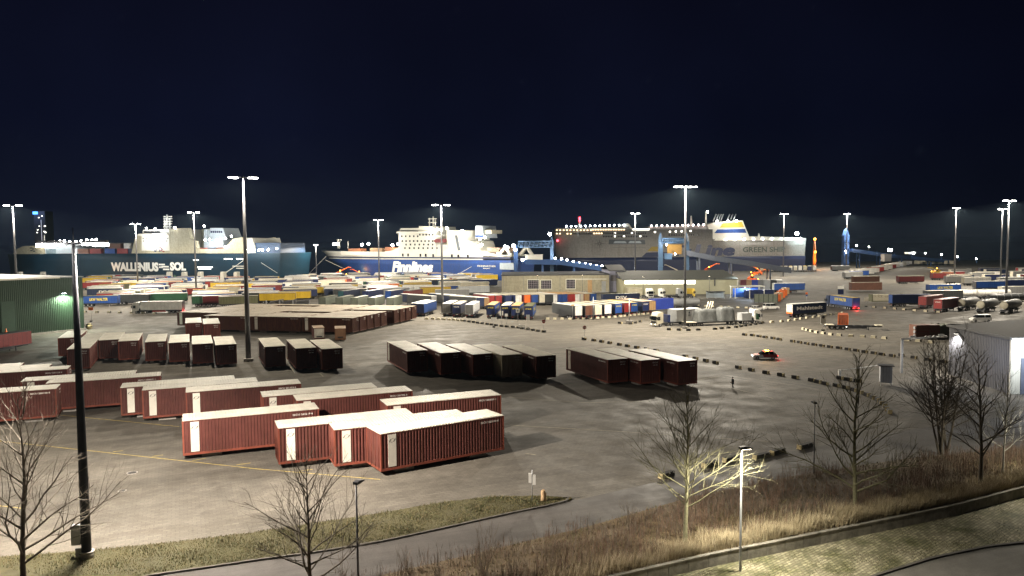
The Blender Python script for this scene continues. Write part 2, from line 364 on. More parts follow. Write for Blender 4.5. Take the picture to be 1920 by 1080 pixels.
# painted yard lines
linemat = M('line_paint', (.46,.36,.10), rough=.8, var=.35, scale=2.0); linew = M('line_paint_worn', (.30,.27,.18), rough=.85, var=.4, scale=1.5)
def pline(mb, p, q, wd=.13, m=0):
    a, b2 = G(*p), G(*q); d = b2-a; c = (a+b2)/2; nn = Vector((-d.y, d.x, 0)).normalized()*wd/2
    mb.face([(a-nn)+Vector((0,0,.008)), (b2-nn)+Vector((0,0,.008)), (b2+nn)+Vector((0,0,.008)), (a+nn)+Vector((0,0,.008))], m)
mb = MB()
for p, q in [((-40,823),(130,841)),((130,841),(480,879)),((480,879),(713,899)),((212,847),(231,845)),((285,856),(306,853)),((360,864),(386,859)),((443,872),(470,868)),((560,884),(586,880)),
             ((110,778),(336,800)),((-40,944),(40,953)),((560,760),(600,764))]: pline(mb, p, q)
for p, q in [((955,797),(1160,809)),((1160,809),(1440,828)),((955,745),(1095,755)),((1095,755),(1225,752)),((1225,756),(1350,767)),((1310,713),(1385,731)),((1385,731),(1450,747)),((960,703),(975,708)),((905,672),(925,678)),
             ((600,700),(606,706)),((545,688),(553,700)),((1350,705),(1310,712)),((1105,640),(1300,676)),((700,637),(860,655)),((940,640),(1100,632)),((985,850),(1005,853))]: pline(mb, p, q, m=1)
struct(mb.build('parking_lines', [linemat, linew]))
# skid and turning tracks rubbed into the paving, seen right of the kerb blocks

trackm = M('tyre_rubber', (.060,.056,.050), rough=.8, var=.5, scale=.5)
mb = MB(); tr_ = random.Random(3)
for k in range(26):
    x0, y0 = tr_.uniform(1080, 1380), tr_.uniform(628, 700); L = tr_.uniform(120, 420); bend = tr_.uniform(-14, 22); pts = []
    for i in range(15): t = i/14; pts.append(G(x0+L*t, y0+L*t*.085+bend*t*t))
    for off in (-.9, .9):
        wd = .15
        for i in range(14):
            d = (pts[i+1]-pts[i]).normalized(); nn = Vector((-d.y, d.x, 0)); w0 = wd*math.sin(math.pi*(i+.15)/14.3)**.4; w1 = wd*math.sin(math.pi*min(1,(i+1.15)/14.3))**.4; a, b2 = pts[i]+nn*off, pts[i+1]+nn*off
            mb.face([tuple(a-nn*w0)[:2]+(.003+k*.0001,), tuple(b2-nn*w1)[:2]+(.003+k*.0001,), tuple(b2+nn*w1)[:2]+(.003+k*.0001,), tuple(a+nn*w0)[:2]+(.003+k*.0001,)])
struct(mb.build('tyre_tracks', trackm))
# ------------------------------------------------------------------ floodlight masts
rr_ = random.Random(77)
def mast(base, H, label, r0=.34, r1=.13, head='pair', power=150000, box=False, ring=True, headw=2.2, rz=0.4, group='floodlight masts', lightz=-.5, mat=None, off=-1.1, name='floodlight_mast', col=(1,.90,.74), cone=173, blend=.12, offx=None, collar=1.75):
    t = thing(name, label, 'floodlight mast', (base[0], base[1], base[2] if len(base) > 2 else 0), rz, group)
    mb = MB(); mb.tube([(0,0,.0),(0,0,H*.35),(0,0,H*.7),(0,0,H)], [r0, r0*.8+r1*.2, (r0+r1)/2, r1], 12); mb.build('pole', mat or polemat, t)
    if ring:
        mb = MB(); mb.tube([(0,0,.02),(0,0,.45)], r0*collar, 14); mb.tube([(0,0,.45),(0,0,.55)], r0*(collar+.2), 14); mb.build('base_collar', concrete, t)
    mb = MB(); mb.box(-headw, headw, -.09, .09, H-.05, H+.13); mb.box(-.09, .09, -headw*.5, headw*.5, H-.02, H+.10)
    mb.tube([(0,0,H),(0,0,H+1.1)], .03, 5); mb.build('crossbar', steel, t)
    for i, x in enumerate(([-1,-.62,.62,1] if head == 'pair' else [-1,-.5,0,.5,1])):
        mb = MB(); xx = x*headw
        mb.box(xx-.42, xx+.42, -.55, .25, H+.02, H+.22, 0); fl = mb.build('floodlight', steel, t); mb = MB(); dz = rr_.uniform(-.05,.08); wv = rr_.uniform(.3,.46)
        mb.box(xx-wv, xx+wv, -.60, .30, H-.16-dz, H+.012); mb.build('lens', LAMP, fl)
    if box:
        mb = MB(); mb.box(-r0-.55, -r0+.02, -.25, .2, 1.1, 2.5); mb.box(-r0-.35, -r0+.02, -.1, .1, .2, .8); mb.build('control_cabinet', galv, t)
    if power: spot('mast_light', (off*.3 if offx is None else offx, off, H+lightz), power*.64, rad=.6, parent=t, col=col, size=R(cone), blend=blend)
    return t
def mbase(px, py): p = G(px, py); return (p.x, p.y, 0)
def mfrom(px, py, Y): p = AT(px, py, Y); return (p.x, p.y, 0), p.z
b = mbase(163, 1047); mast(b, AT(130, 457, b[1]).z, 'dark floodlight mast with a steel cabinet, rising from the grass verge in front', power=185000, cone=147, blend=.26, col=(1,.89,.77), offx=.3, collar=1.3, box=True, r0=.34, r1=.11, headw=1.75, rz=.25, mat=M('dark_mast_paint', (.022,.022,.025), rough=.6, spec=.1), lightz=-.3, off=1.7)
hd = Vector((b[0]+.6, b[1]+1.2, AT(130, 457, b[1]).z-.3))
for (tx, ty, pw, cn) in ((-6, 72, 85000, 56), (-50, 84, 60000, 52)):      # its floods are aimed over the containers
    q = (Vector((tx, ty, 0))-hd).to_track_quat('-Z', 'Y').to_euler(); spot('aimed_flood', tuple(hd), pw, (1,.89,.77), R(cn), .6, .4, tuple(q))
b = mbase(466, 677); mast(b, AT(455, 333, b[1]).z, 'tall tapering floodlight mast on a concrete collar among the parked red containers', power=80000, r0=.5, rz=.3)
b = mbase(1284, 616); mast(b, AT(1287, 350, b[1]).z, 'tall floodlight mast rising behind the flatbed truck with the white box', power=470000, rz=.2, head='five', headw=2.6)
for (px, py, Y, lab, pw) in [
    (24, 385, 255, 'floodlight mast behind the green shed, nearest the left end of the teal ship', 360000),
    (254, 420, 395, 'short looking floodlight mast beside the bridge mast of the teal ship', 320000),
    (363, 398, 330, 'floodlight mast in front of the cream funnel deck of the teal ship', 400000),
    (827, 384, 236, 'floodlight mast in front of the white ship bridge, trailers around its foot', 400000),
    (709, 412, 385, 'floodlight mast standing before the bow of the blue and white ship', 360000),
    (1191, 400, 400, 'floodlight mast before the middle of the grey ferry, behind the warehouse roofs', 260000),
    (1470, 401, 470, 'floodlight mast in front of the green lettering near the ferry stern', 300000),
    (1793, 390, 400, 'floodlight mast beyond the white trailer row, under the long blue ramp', 420000),
    (1880, 392, 370, 'floodlight mast just behind the nearest mast at the right edge of the yard', 150000),
    (1892, 376, 262, 'bright floodlight mast among the tank trailers near the right edge', 280000)]:
    b, H = mfrom(px, py, Y); mast(b, H, lab, power=pw, rz=.2+.3*random.random(), headw=2.0 if Y > 300 else 2.3, r0=.42)
b, H = mfrom(592, 459, 470); mast(b, H, 'low floodlight mast on the quay between the teal ship and the blue ship', power=60000, headw=.9, r0=.3)
# masts of the same yard standing just outside the picture
for (x, y, H, pw, lab) in [(-82, 68, 24, 150000, 'floodlight mast beyond the left edge of the yard'), (-172, 142, 26, 150000, 'floodlight mast in front of the green shed, outside the picture')]:
    mast((x, y, 0), H, lab, power=pw, cone=140, blend=.5)
# ------------------------------------------------------------------ low street lamps
def street_lamp(base, H, label, lit=0, rz=0., mat=None, r=.07):
    t = thing('street_lamp', label, 'street lamp', base, rz, 'street lamps along the bank')
    mb = MB(); mb.tube([(0,0,0),(0,0,1.2),(0,0,H)], [r*1.25, r*1.1, r*.8], 10); mb.build('pole', mat or polemat, t)
    mb = MB(); mb.prism([(-.12,H),(-.12,H+.16),(.25,H+.20),(.72,H+.10),(.72,H+.04),(.3,H+.0)], -.17, .17); mb.build('lamp_head', steel, t)
    if lit:
        mb = MB(); mb.box(.05, .6, -.13, .13, H-.025, H+.0); mb.build('lamp_lens', LAMPW if lit > 1 else LAMPS, t)
        spot('street_light', (.25, 0, H-.12), lit, size=R(165), blend=.5, rad=.12, parent=t, col=(1,.93,.74))
    return t
p = G(1388, 1071); street_lamp((p.x, p.y, 0), AT(1389, 842, p.y).z, 'lit street lamp on a thin pole at the foot of the concrete wall', lit=8500, rz=.1, mat=galv)
p = G(672, 1108); street_lamp((p.x, p.y, 0), AT(667, 908, p.y).z, 'unlit street lamp by the bare tree below the grass verge', rz=1.2)
p = G(1526, 889); street_lamp((p.x, p.y, 0), AT(1525, 757, p.y).z, 'thin unlit street lamp beside the kerb blocks at the dark road edge', rz=1.5, r=.05)
p = G(2010, 905); street_lamp((p.x, p.y, .8), 7.5, 'street lamp past the birch at the edge of the bank', lit=6000, rz=2.5)
# ------------------------------------------------------------------ red cargo containers of the yard
L_, W_, H_, GAP = 13.8, 3.6, 3.6, .52
logodark = M('logo_grey', (.16,.15,.14), rough=.6); letmat = M('white_lettering', (.70,.66,.60), rough=.6, var=.3, scale=4)
panelw = M('white_panel', (.60,.57,.49), rough=.5, var=.10)
def corr(mb, p0, p1, z0, z1, n, depth, nrm, m=0, slope=.28):
    """trapezoid corrugated wall from p0 to p1 (xy), bulging back along -nrm"""
    d = Vector((p1[0]-p0[0], p1[1]-p0[1])); prof = []
    for i in range(n):
        for (t, k) in ((0,0),(.5-slope/2,0),(.5,1),(1-slope/2,1)): prof.append(((i+t)/n, k))
    prof.append((1, 0)); q = []
    for t, k in prof: q.append((p0[0]+d.x*t-nrm[0]*depth*k, p0[1]+d.y*t-nrm[1]*depth*k))
    for i in range(len(q)-1):
        a, b2 = q[i], q[i+1]; mb.face([(a[0],a[1],z0),(b2[0],b2[1],z0),(b2[0],b2[1],z1),(a[0],a[1],z1)], m)
def box_body(L, W, H, gap, n, nend, dep=.055):
    def fn(mb):
        x, y, z0, z1 = L/2, W/2, gap, gap+H
        i = .10
        corr(mb, (-x+i,-y+.02), (x-i,-y+.02), z0+.22, z1-.10, n, dep, (0,-1)); corr(mb, (x-i,y-.02), (-x+i,y-.02), z0+.22, z1-.10, n, dep, (0,1))
        corr(mb, (x-.02,-y+i), (x-.02,y-i), z0+.22, z1-.10, nend, dep, (1,0))
        for sx in (-1, 1):
            for sy in (-1, 1):
                mb.cbox((sx*(x-.07), sy*(y-.07), (z0+z1)/2), (.14, .14, H), 1)
        for sy in (-1, 1):
            mb.cbox((0, sy*(y-.06), z0+.12), (L-.30, .12, .24), 1); mb.cbox((0, sy*(y-.055), z1-.05), (L-.30, .09, .10), 0)
        for sx in (-1, 1):
            mb.cbox((sx*(x-.06), 0, z0+.12), (.12, W-.3, .24), 1); mb.cbox((sx*(x-.055), 0, z1-.05), (.09, W-.3, .10), 0)
        mb.box(-x+.15, x-.15, -y+.12, y-.12, z0+.05, z0+.2, 1)
    return fn
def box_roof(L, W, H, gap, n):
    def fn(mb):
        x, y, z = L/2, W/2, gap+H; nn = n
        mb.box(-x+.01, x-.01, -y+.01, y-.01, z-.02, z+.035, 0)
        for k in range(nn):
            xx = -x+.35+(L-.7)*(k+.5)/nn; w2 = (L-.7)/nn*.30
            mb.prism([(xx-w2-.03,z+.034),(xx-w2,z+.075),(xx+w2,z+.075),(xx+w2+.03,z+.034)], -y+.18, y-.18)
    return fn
def box_door(L, W, H, gap):
    def fn(mb):
        x = -L/2
        for s in (-1, 1):
            y0, y1 = (.02, W/2-.13) if s > 0 else (-W/2+.13, -.02)
            mb.box(x+.02, x+.09, y0, y1, gap+.25, gap+H-.12, 0)
        for yy in (-W*.36, -W*.14, W*.14, W*.36):
            mb.tube([(x-.005, yy, gap+.15),(x-.005, yy, gap+H-.1)], .025, 5, 1)
    return fn
pads = lambda L, W, gap: (lambda mb: [mb.box(sx*L*.30-1.0, sx*L*.30+1.0, sy*W*.22-.30, sy*W*.22+.30, 0, gap+.06) for sx in (-1,1) for sy in (-1,1)])
def logo_fn(L, W, H, gap, side):
    def fn(mb):
        x0 = -L/2+.78; y = side*(W/2+.012); zc = gap+H-.78; th = .02
        mb.box(x0, x0+.82, min(y, y-side*.05), max(y, y-side*.05), gap+.33, gap+H-.16, 0)
        for k in range(2):     # two slanted rings
            cx = x0+.33+.18*k; cz = zc+(.0 if k == 0 else .10); pts = []
            for j in range(9):
                a = R(60+k*180)+j*R(140)/8; pts.append((cx+.17*math.cos(a)+.10*math.sin(a)*(1), y+side*.006, cz+.24*math.sin(a)))
            for j in range(8):
                a, b2 = Vector(pts[j]), Vector(pts[j+1]); dv = Vector((.075, 0, .02))
                f = [a-dv, b2-dv, b2+dv, a+dv]; mb.face(f if side < 0 else f[::-1], 1)
    return fn
def cargo_box(label, group=None, loc=(0,0,0), rz=0., body=None, ends=1, number='SECU 280100 8', roofm=None):
    t = thing('cargo_container', label, 'container', loc, rz, group); bm = body or red
    k = bm.name; part('body', k, box_body(L_, W_, H_, GAP, 42, 11, .085), [bm, redrail if bm is red else bm], t)
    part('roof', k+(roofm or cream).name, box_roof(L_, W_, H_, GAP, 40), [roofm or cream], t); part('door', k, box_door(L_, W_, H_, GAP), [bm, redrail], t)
    part('support_block', k, pads(L_, W_, GAP), [concrete], t)
    for s in (-1, 1): part('logo_panel', '%s%d' % (k, s), logo_fn(L_, W_, H_, GAP, s), [panelw, logodark], t)
    lettering(t, number, 2.15, .20, letmat, (L_/2-1.75, -W_/2-.008, GAP+H_-.42), bold=.02)
    lettering(t, 'SECU', .95, .20, letmat, (L_/2+.012, .85, GAP+H_-.45), R(90), bold=.02); lettering(t, '280 100', .8, .16, letmat, (L_/2+.012, .85, GAP+H_-.85), R(90), bold=.02)
    return t
def at_roof(px, py, corner, rz, L=L_, W=W_, top=GAP+H_+.04):
    """centre of a container whose roof corner (sx, sy) shows at px,py"""
    p = G(px, py, top); ca, sa = math.cos(rz), math.sin(rz); x, y = corner[0]*L/2, corner[1]*W/2
    return (p.x-(x*ca-y*sa), p.y-(x*sa+y*ca), 0)
num = ['SECU 280100 8','SECU 281153 0','SECU 280447 4','SECU 282219 6','SECU 280835 1','SECU 281702 3']
def near(i, px, py, c, label, g='red cargo containers in front', rz=TH-R(1.2)):
    return cargo_box(label, g, at_roof(px, py, c, rz), rz, number=num[i % 6])
LF, RF = (-1,-1), (1,-1)
rz1 = math.atan2(*( (G(948,778,4)-G(713,814,4)).yx )); 
near(0, 713, 814, LF, 'red container with a cream roof, frontmost of all, its whole ribbed side showing', rz=rz1)
near(1, 626, 806, LF, 'red container directly behind the frontmost one, pale yellow logo strip at its left end')
near(2, 521, 803, LF, 'red container with white roof, third from the front, its left door end showing')
near(3, 341, 789.5, LF, 'red container nearest the dark mast, standing alone left of the front group of three')
near(4, 725, 760, LF, 'red container with a plain smooth roof, rightmost behind the front group of three')
near(5, 556, 751, LF, 'red container just left of the rightmost one, its far end clear, behind the front group')
near(0, 492, 744, LF, 'red container whose logo strip shows just above the lone one beside the mast')
near(1, 348, 735.5, LF, 'red container behind the lone one, first of a group of three left of centre')
near(2, 266, 731.5, LF, 'red container in the middle of the three that stand right of the dark mast')
near(3, 225, 727, LF, 'red container at the back of the three that stand right of the dark mast')
near(4, 85, 719, LF, 'red container crossing behind the dark mast, the nearer of two side by side')
near(5, 38, 715.5, LF, 'red container crossing behind the dark mast, the farther of two side by side')
near(0, 105, 728.5, RF, 'red container behind the left bare tree, frontmost at the left edge')
near(1, 126, 691.5, RF, 'red container with deep ribs and white numbers, right-hand end just left of the mast')
near(2, 90, 688, RF, 'red container of which only the cream roof shows, above the deep ribbed one')
near(3, 36, 686, RF, 'red container at the very left edge, last of the roofs stacked up there')
# rows with their ends towards the viewer: local x runs towards the viewer
TB = TH-R(90)-R(.6)
def endon(px, py, label, g, body=None, rz=TB): return cargo_box(label, g, at_roof(px, py, (1,-1), rz), rz, body=body, number=num[int(px) % 6])
g = 'dark row of end-on red containers'
for k, (px, py) in enumerate([(763,658.5),(826,662),(886,664.5)]):
    endon(px, py, 'shadowed red container, %s from the left in the right-hand end-on row' % ordw(k), g)
endon(941, 666, 'pale grey ribbed container standing between two dark red ones', g, body=rusty('container_grey', (.30,.27,.19)))
endon(1004.5, 668, 'shadowed red container right of the pale grey ribbed one', g)
for k, (px, py) in enumerate([(1139.5,674.5),(1201,676),(1271,677.5)]):
    endon(px, py, 'dark red container, %s of the three beside the kerb blocks and walking person' % ['leftmost', 'middle', 'rightmost'][k], g)
g = 'row of end-on red containers left of the tall mast'
lab = ['red container half hidden behind the dark mast, in front of the green shed', 'nearest red container of the left row, just right of the dark mast',
       'red container behind the nearest one of the left row', 'red container, fourth in the left end-on row', 'red container, fifth in the left end-on row, beside the dark gap',
       'red container seen square on, in the middle of the left end-on row', 'red container, third from the right end of the left end-on row', 'red container, second from the right end of the left end-on row', 'red container at the right end of the left row, next to the tall mast']
for k, (px, py) in enumerate([(108,634),(124.5,655),(146,639),(185,638),(221,640),(271.5,641.5),(316,643),(360,645.5),(404,647)]): endon(px, py, lab[k], g)
for k, (px, py) in enumerate([(496,650.5),(554,653.5),(603,654.5)]):
    endon(px, py, 'red container, %s of the three just right of the tall mast' % ['leftmost', 'middle', 'rightmost'][k], g)
endon(347.5, 606, 'red container behind the left row, left one of a pair', g); endon(381.5, 607.5, 'red container behind the left row, right one of a pair', g)
# big block stacked side by side
c0 = G(661, 597.5, 4.0); c1 = G(482, 594.5, 4.0); c2 = G(791, 572.5, 4.0)
ex = (c0-c1); ex.z = 0; ex.normalize(); ey = Vector((-ex.y, ex.x, 0)); blen = (c2-c0).dot(ey)
rzb = math.atan2(ex.y, ex.x); g = 'block of red containers packed side by side'
nrow = max(4, int(round((c2-c0).length/3.95)))
sk = (c2-c0); sk.z = 0; slant = sk.dot(ex)/max(1, sk.dot(ey))
for col in range(4):
    for row in range(nrow):
        if col == 3 and row < 2: continue
        if (col, row) in ((1, 3), (2, nrow-2), (0, 5)): continue
        cen = c0 - ex*(6.9+col*14.25) + ey*(1.8+row*3.78) + ex*(slant*row*3.78*(1 if col == 0 else .8))
        cargo_box('faded red container, %s along in the %s line of the packed block' % (ordw(3-col), ordw(row)), g, (cen.x, cen.y, 0), rzb, number=num[(col+row) % 6], roofm=M('toned_down_roof', (.26,.22,.165), var=.25, scale=.6), body=rusty('container_darkened', (.072,.028,.022), amt=.6))  # dimmer light on the block is put into its darker roof and body colours
# two short boxes in front of the block
def short_box(label, px, py, rz, body, end, L=6.1, W=2.5):
    H = 2.6; p = at_roof(px, py, (1,-1), rz, L, W, .3+H); t = thing('short_container', label, 'container', p, rz, 'short containers in front of the packed block'); k = body.name+'short'
    part('body', k, box_body(L, W, H, .3, 22, 9, .05), [body, body], t); part('roof', k, box_roof(L, W, H, .3, 20), [M('tan_roof', (.34,.25,.17), var=.2)], t)
    part('door', k, box_door(L, W, H, .3), [body, steel], t); part('support_block', k, pads(L, W, .3), [concrete], t)
    def ef(mb): corr(mb, (L/2+.005,-W/2+.15), (L/2+.005,W/2-.15), .6, .3+H-.15, 9, .04, (1,0)); mb.cbox((L/2+.02, 0, .9), (.05, W*.5, .25), 1)
    part('end_panel', k+end.name, ef, [end, steel], t); return t
short_box('short red container with a cream ribbed end, left one of two before the block', 588, 615.5, TB-R(4), red, panelw)
short_box('short tan container with a slatted end, right one of two before the block', 627.5, 616.5, TB-R(10), rusty('container_tan', (.24,.12,.07)), M('tan_end', (.30,.17,.10)))
# ------------------------------------------------------------------ kerb blocks
blk = M('kerb_block_black', (.022,.020,.018), rough=.9, var=.3, scale=3); bly = M('kerb_block_yellow', (.50,.41,.22), rough=.8, var=.25, scale=3)
bmw = M('kerb_block_pale', (.55,.50,.36), rough=.85, var=.25, scale=3)
def block(pos, rz, label, g, L=1.15, W=.5, H=.52, pale=False):
    t = thing('kerb_block', label, 'kerb block', (pos.x, pos.y, 0), rz, g)
    part('block_body', 'b%d' % pale, lambda mb: mb.prism([(-L/2,0),(L/2,0),(L/2-.05,H),(-L/2+.05,H)], -W/2, W/2), [bmw if pale else blk], t)
    for s in (1,):
        part('end_band', 'b%d%d' % (pale, s), lambda mb: mb.prism([(s*(L/2+.012),.02),(s*(L/2-.03),H+.008),(s*(L/2-.14),H+.008),(s*(L/2-.12),.02)], -W/2-.008, W/2+.008), [bly if not pale else blk], t)
    return t
def block_line(pts, n, what, skip=(), pale=False, jit=.15):
    P = resample(gp(pts), n); k = 0
    for i in range(n):
        if i in skip: continue
        d = P[min(i+1, n-1)]-P[max(i-1, 0)]
        block(P[i]+Vector((random.uniform(-jit,jit), random.uniform(-jit,jit), 0)), math.atan2(d.y, d.x)+random.uniform(-.08,.08), '%s kerb block, %s in the line %s' % ('pale' if pale else 'black and yellow', ordw(k), what), 'kerb blocks '+what, pale=pale); k += 1
block_line([(1096,637),(1104,638),(1170,649),(1235,660),(1300,673),(1345,683),(1400,694),(1440,701),(1475,707),(1522,715)], 22, 'beside the three dark containers', skip=(9, 10, 15))
block_line([(1532,718),(1560,724),(1590,730),(1615,738),(1638,748),(1655,760),(1668,775)], 13, 'curving past the bare tree')
block_line([(1397,629),(1404,629.5),(1440,634.5),(1490,642),(1540,650),(1600,658),(1672,669)], 20, 'beyond the rescue car', skip=(6,))
block_line([(1255,619),(1290,620.5),(1330,619),(1380,614.5),(1425,607.5)], 14, 'in front of the tarpaulined load', skip=(4,))
block_line([(1428,606),(1470,603.5),(1510,597.5),(1550,592),(1580,588)], 13, 'beside the dark blue lettered truck', pale=True)
block_line([(1020,623),(1000,620.5),(975,616),(940,612.5),(900,607),(870,603)], 17, 'below the yellow lettered blue trailers')
block_line([(868,602.5),(845,600.5),(820,599.5),(800,599)], 8, 'at the corner of the packed block', pale=True)
block_line([(1028,599),(1075,599),(1115,597.5),(1160,594.5),(1215,589)], 18, 'behind the slanted row of trailers', pale=True)
block_line([(1162,607),(1185,608),(1200,604)], 4, 'around the dark signal post')
block_line([(1505,618),(1530,624.5),(1565,629.5),(1600,631.5),(1640,634),(1700,639),(1745,643)], 15, 'around the traffic island with the pictogram board', pale=True, skip=(11,))
block_line([(1690,668),(1712,672),(1740,676),(1770,680)], 4, 'under the sign gantry')
block_line([(1575,711),(1590,714),(1608,716)], 3, 'at the barrier arm')
block_line([(160,586),(200,586.5),(240,587.5),(290,588.5)], 7, 'in front of the white articulated truck', pale=True)
block_line([(1640,577),(1680,580),(1720,583.5),(1760,586)], 7, 'in front of the red trailers on the right', pale=True)
block_line([(1285,572),(1320,574.5),(1360,576.5),(1400,578)], 9, 'in front of the lit hall', pale=True)
# long block groups on the road edge in front
for i, (a, b2) in enumerate([((1237,898),(1262,890)), ((1318,878),(1345,871)), ((1357,868),(1382,861)), ((1413,862),(1442,855)), ((1446,854),(1470,847)), ((1497,843),(1522,836))]):
    p, q = G(*a), G(*b2); d = q-p; t = thing('road_barrier', 'long black road barrier with pale ends, %s from the left along the dark road edge' % ordw(i), 'road barrier', tuple((p+q)/2), math.atan2(d.y, d.x), 'road barriers along the dark road edge')
    L2 = d.length*.95
    mb = MB(); mb.prism([(-L2/2,0),(L2/2,0),(L2/2-.05,.45),(-L2/2+.05,.45)], -.25, .25); mb.build('block_body', blk, t)
    mb = MB(); mb.prism([(-L2/2-.02,.02),(-L2/2+.03,.46),(-L2/2+.14,.46),(-L2/2+.14,.02)], -.255, .255); mb.build('end_band', bly, t)
    mb = MB(); mb.ball((L2*.1,-.25,.36), .06, 0); mb.ball((L2*.4,-.25,.36), .06, 0); mb.build('reflector', white, t)
# ------------------------------------------------------------------ trailers and trucks
PAL = {'navy': (.012,.022,.085), 'blue': (.016,.060,.24), 'royal blue': (.03,.06,.36), 'dark grey': (.035,.037,.037), 'grey': (.17,.17,.165), 'black': (.012,.012,.015),
       'white': (.70,.69,.65), 'cream': (.52,.48,.37), 'red': (.26,.022,.02), 'maroon': (.14,.018,.018), 'yellow': (.50,.33,.02), 'orange': (.75,.15,.02), 'green': (.03,.10,.05),
       'teal': (.02,.09,.11), 'silver': (.36,.37,.37), 'tan': (.42,.26,.12), 'olive': (.10,.10,.05), 'brown': (.12,.05,.03), 'dark blue': (.008,.016,.05), 'grey green': (.10,.11,.085)}
def pm(c): return M('paint_'+c.replace(' ', '_'), PAL[c], rough=.5, var=.16, scale=.5, rnd=.16)
TL, TW, TZ0, TZ1 = 13.6, 2.55, 1.12, 4.0
def wheel_fn(mb):
    mb.tube([(0,-.16,0),(0,.16,0)], .50, 16, 0); mb.tube([(0,-.175,0),(0,-.155,0)], .28, 12, 1)
def add_wheel(parent, x, y, z=.5, s=1., name='wheel'):
    o = part(name, 'w', wheel_fn, [black, rim], parent); o.location = (x, y, z); o.scale = (s, s if y < 0 else -s, s) if False else (s, s, s)
    if y > 0: o.rotation_euler = (0, 0, math.pi)
    return o
def chassis_fn(full):
    def fn(mb):
        for sy in (-1, 1): mb.box(-6.6, 6.4, sy*.5-.07, sy*.5+.07, .78, 1.10)
        for x in range(-6, 7, 2): mb.box(x-.06, x+.06, -1.15, 1.15, .95, 1.09)
        mb.box(-6.78, -6.62, -1.2, 1.2, .55, .78); mb.box(3.2, 3.35, -.95, -.75, .02, 1.0); mb.box(3.2, 3.35, .75, .95, .02, 1.0)
        for sy in (-1, 1): mb.box(-1.2, 2.8, sy*1.2-.03, sy*1.2+.03, .55, .95)
        mb.box(-5.9, -1.9, -1.22, -.85, 1.02, 1.08); mb.box(-5.9, -1.9, .85, 1.22, 1.02, 1.08)
        if not full:
            for x in (-5.2, -3.9, -2.6):
                for y in (-1.05, 1.05): mb.tube([(x,y-.16,.5),(x,y+.16,.5)], .5, 10, 1)
    return fn
def body_fn(kind):
    def fn(mb):
        x, y = TL/2, TW/2
        if kind == 'curtain':     # slack curtain with buckle folds between posts
            n = 14
            for sy in (-1, 1):
                pts = []
                for i in range(n*4+1):
                    t = i/(n*4); k = .5-.5*math.cos(i*math.pi/2); pts.append((-x+.06+(TL-.12)*t, sy*(y-.035*k-.005)))
                for i in range(n*4):
                    a, b2 = pts[i], pts[i+1]; mb.face([(a[0],a[1],TZ0+.06),(b2[0],b2[1],TZ0+.06),(b2[0],b2[1],TZ1-.12),(a[0],a[1],TZ1-.12)], 0, True)
                mb.box(-x, x, sy*y-.03, sy*y+.012, TZ0, TZ0+.10, 1); mb.box(-x, x, sy*y-.04, sy*y+.015, TZ1-.14, TZ1, 1)
            mb.box(-x+.02, x-.02, -y+.08, y-.08, TZ0+.02, TZ1-.04, 0); mb.box(x-.06, x, -y+.01, y-.01, TZ0, TZ1, 0)
            for sx in (-1, 1):
                for sy in (-1, 1): mb.cbox((sx*(x-.05), sy*(y-.05), (TZ0+TZ1)/2), (.12, .125, TZ1-TZ0), 1)
        else:
            mb.box(-x+.03, x, -y, y, TZ0, TZ1-.02, 0)
            for sy in (-1, 1):
                mb.box(-x, x, sy*(y+.004)-.02, sy*(y+.004)+.02, TZ0-.05, TZ0+.09, 1); mb.box(-x, x, sy*(y+.004)-.02, sy*(y+.004)+.02, TZ1-.10, TZ1, 1)
                for i in range(1, 12): mb.box(-x+i*TL/12-.012, -x+i*TL/12+.012, sy*(y+.006)-.012, sy*(y+.006)+.012, TZ0+.1, TZ1-.1, 1)
            mb.box(x-.002, x+.38, -.85, .85, TZ1-1.1, TZ1-.15, 1)
    return fn
def roof_fn(mb):
    x, y = TL/2, TW/2
    for sy in (-1, 1): mb.face([(-x,sy*y,TZ1+.003),(x,sy*y,TZ1+.003),(x,0,TZ1+.07),(-x,0,TZ1+.07)] if sy < 0 else [(-x,0,TZ1+.07),(x,0,TZ1+.07),(x,y,TZ1+.003),(-x,y,TZ1+.003)], 0)
    for sx in (-1, 1): mb.face([(sx*x,-y,TZ1+.003),(sx*x,y,TZ1+.003),(sx*x,0,TZ1+.07)][::sx], 0)
    for i in range(1, 8): mb.box(-x+i*TL/8-.03, -x+i*TL/8+.03, -y+.02, y-.02, TZ1+.004, TZ1+.045, 0)
def rear_fn(mb):
    x, y = -TL/2, TW/2
    for s in (-1, 1):
        a, b2 = (.015, y-.10) if s > 0 else (-y+.10, -.015); mb.box(x-.02, x+.04, a, b2, TZ0+.08, TZ1-.12, 0)
        for yy in (s*.35, s*.95): mb.tube([(x-.035,yy,TZ0+.05),(x-.035,yy,TZ1-.08)], .018, 5, 1)
    mb.box(x-.015, x+.05, -y, y, TZ1-.12, TZ1, 1); mb.box(x-.015, x+.05, -y, y, TZ0-.06, TZ0+.08, 1)
def lights_fn(mb):
    for s in (-1, 1): mb.box(-TL/2-.06, -TL/2-.03, s*.85-.2, s*.85+.2, .6, .74)
redlens = M('red_lens', (.25,.01,.01), rough=.3)
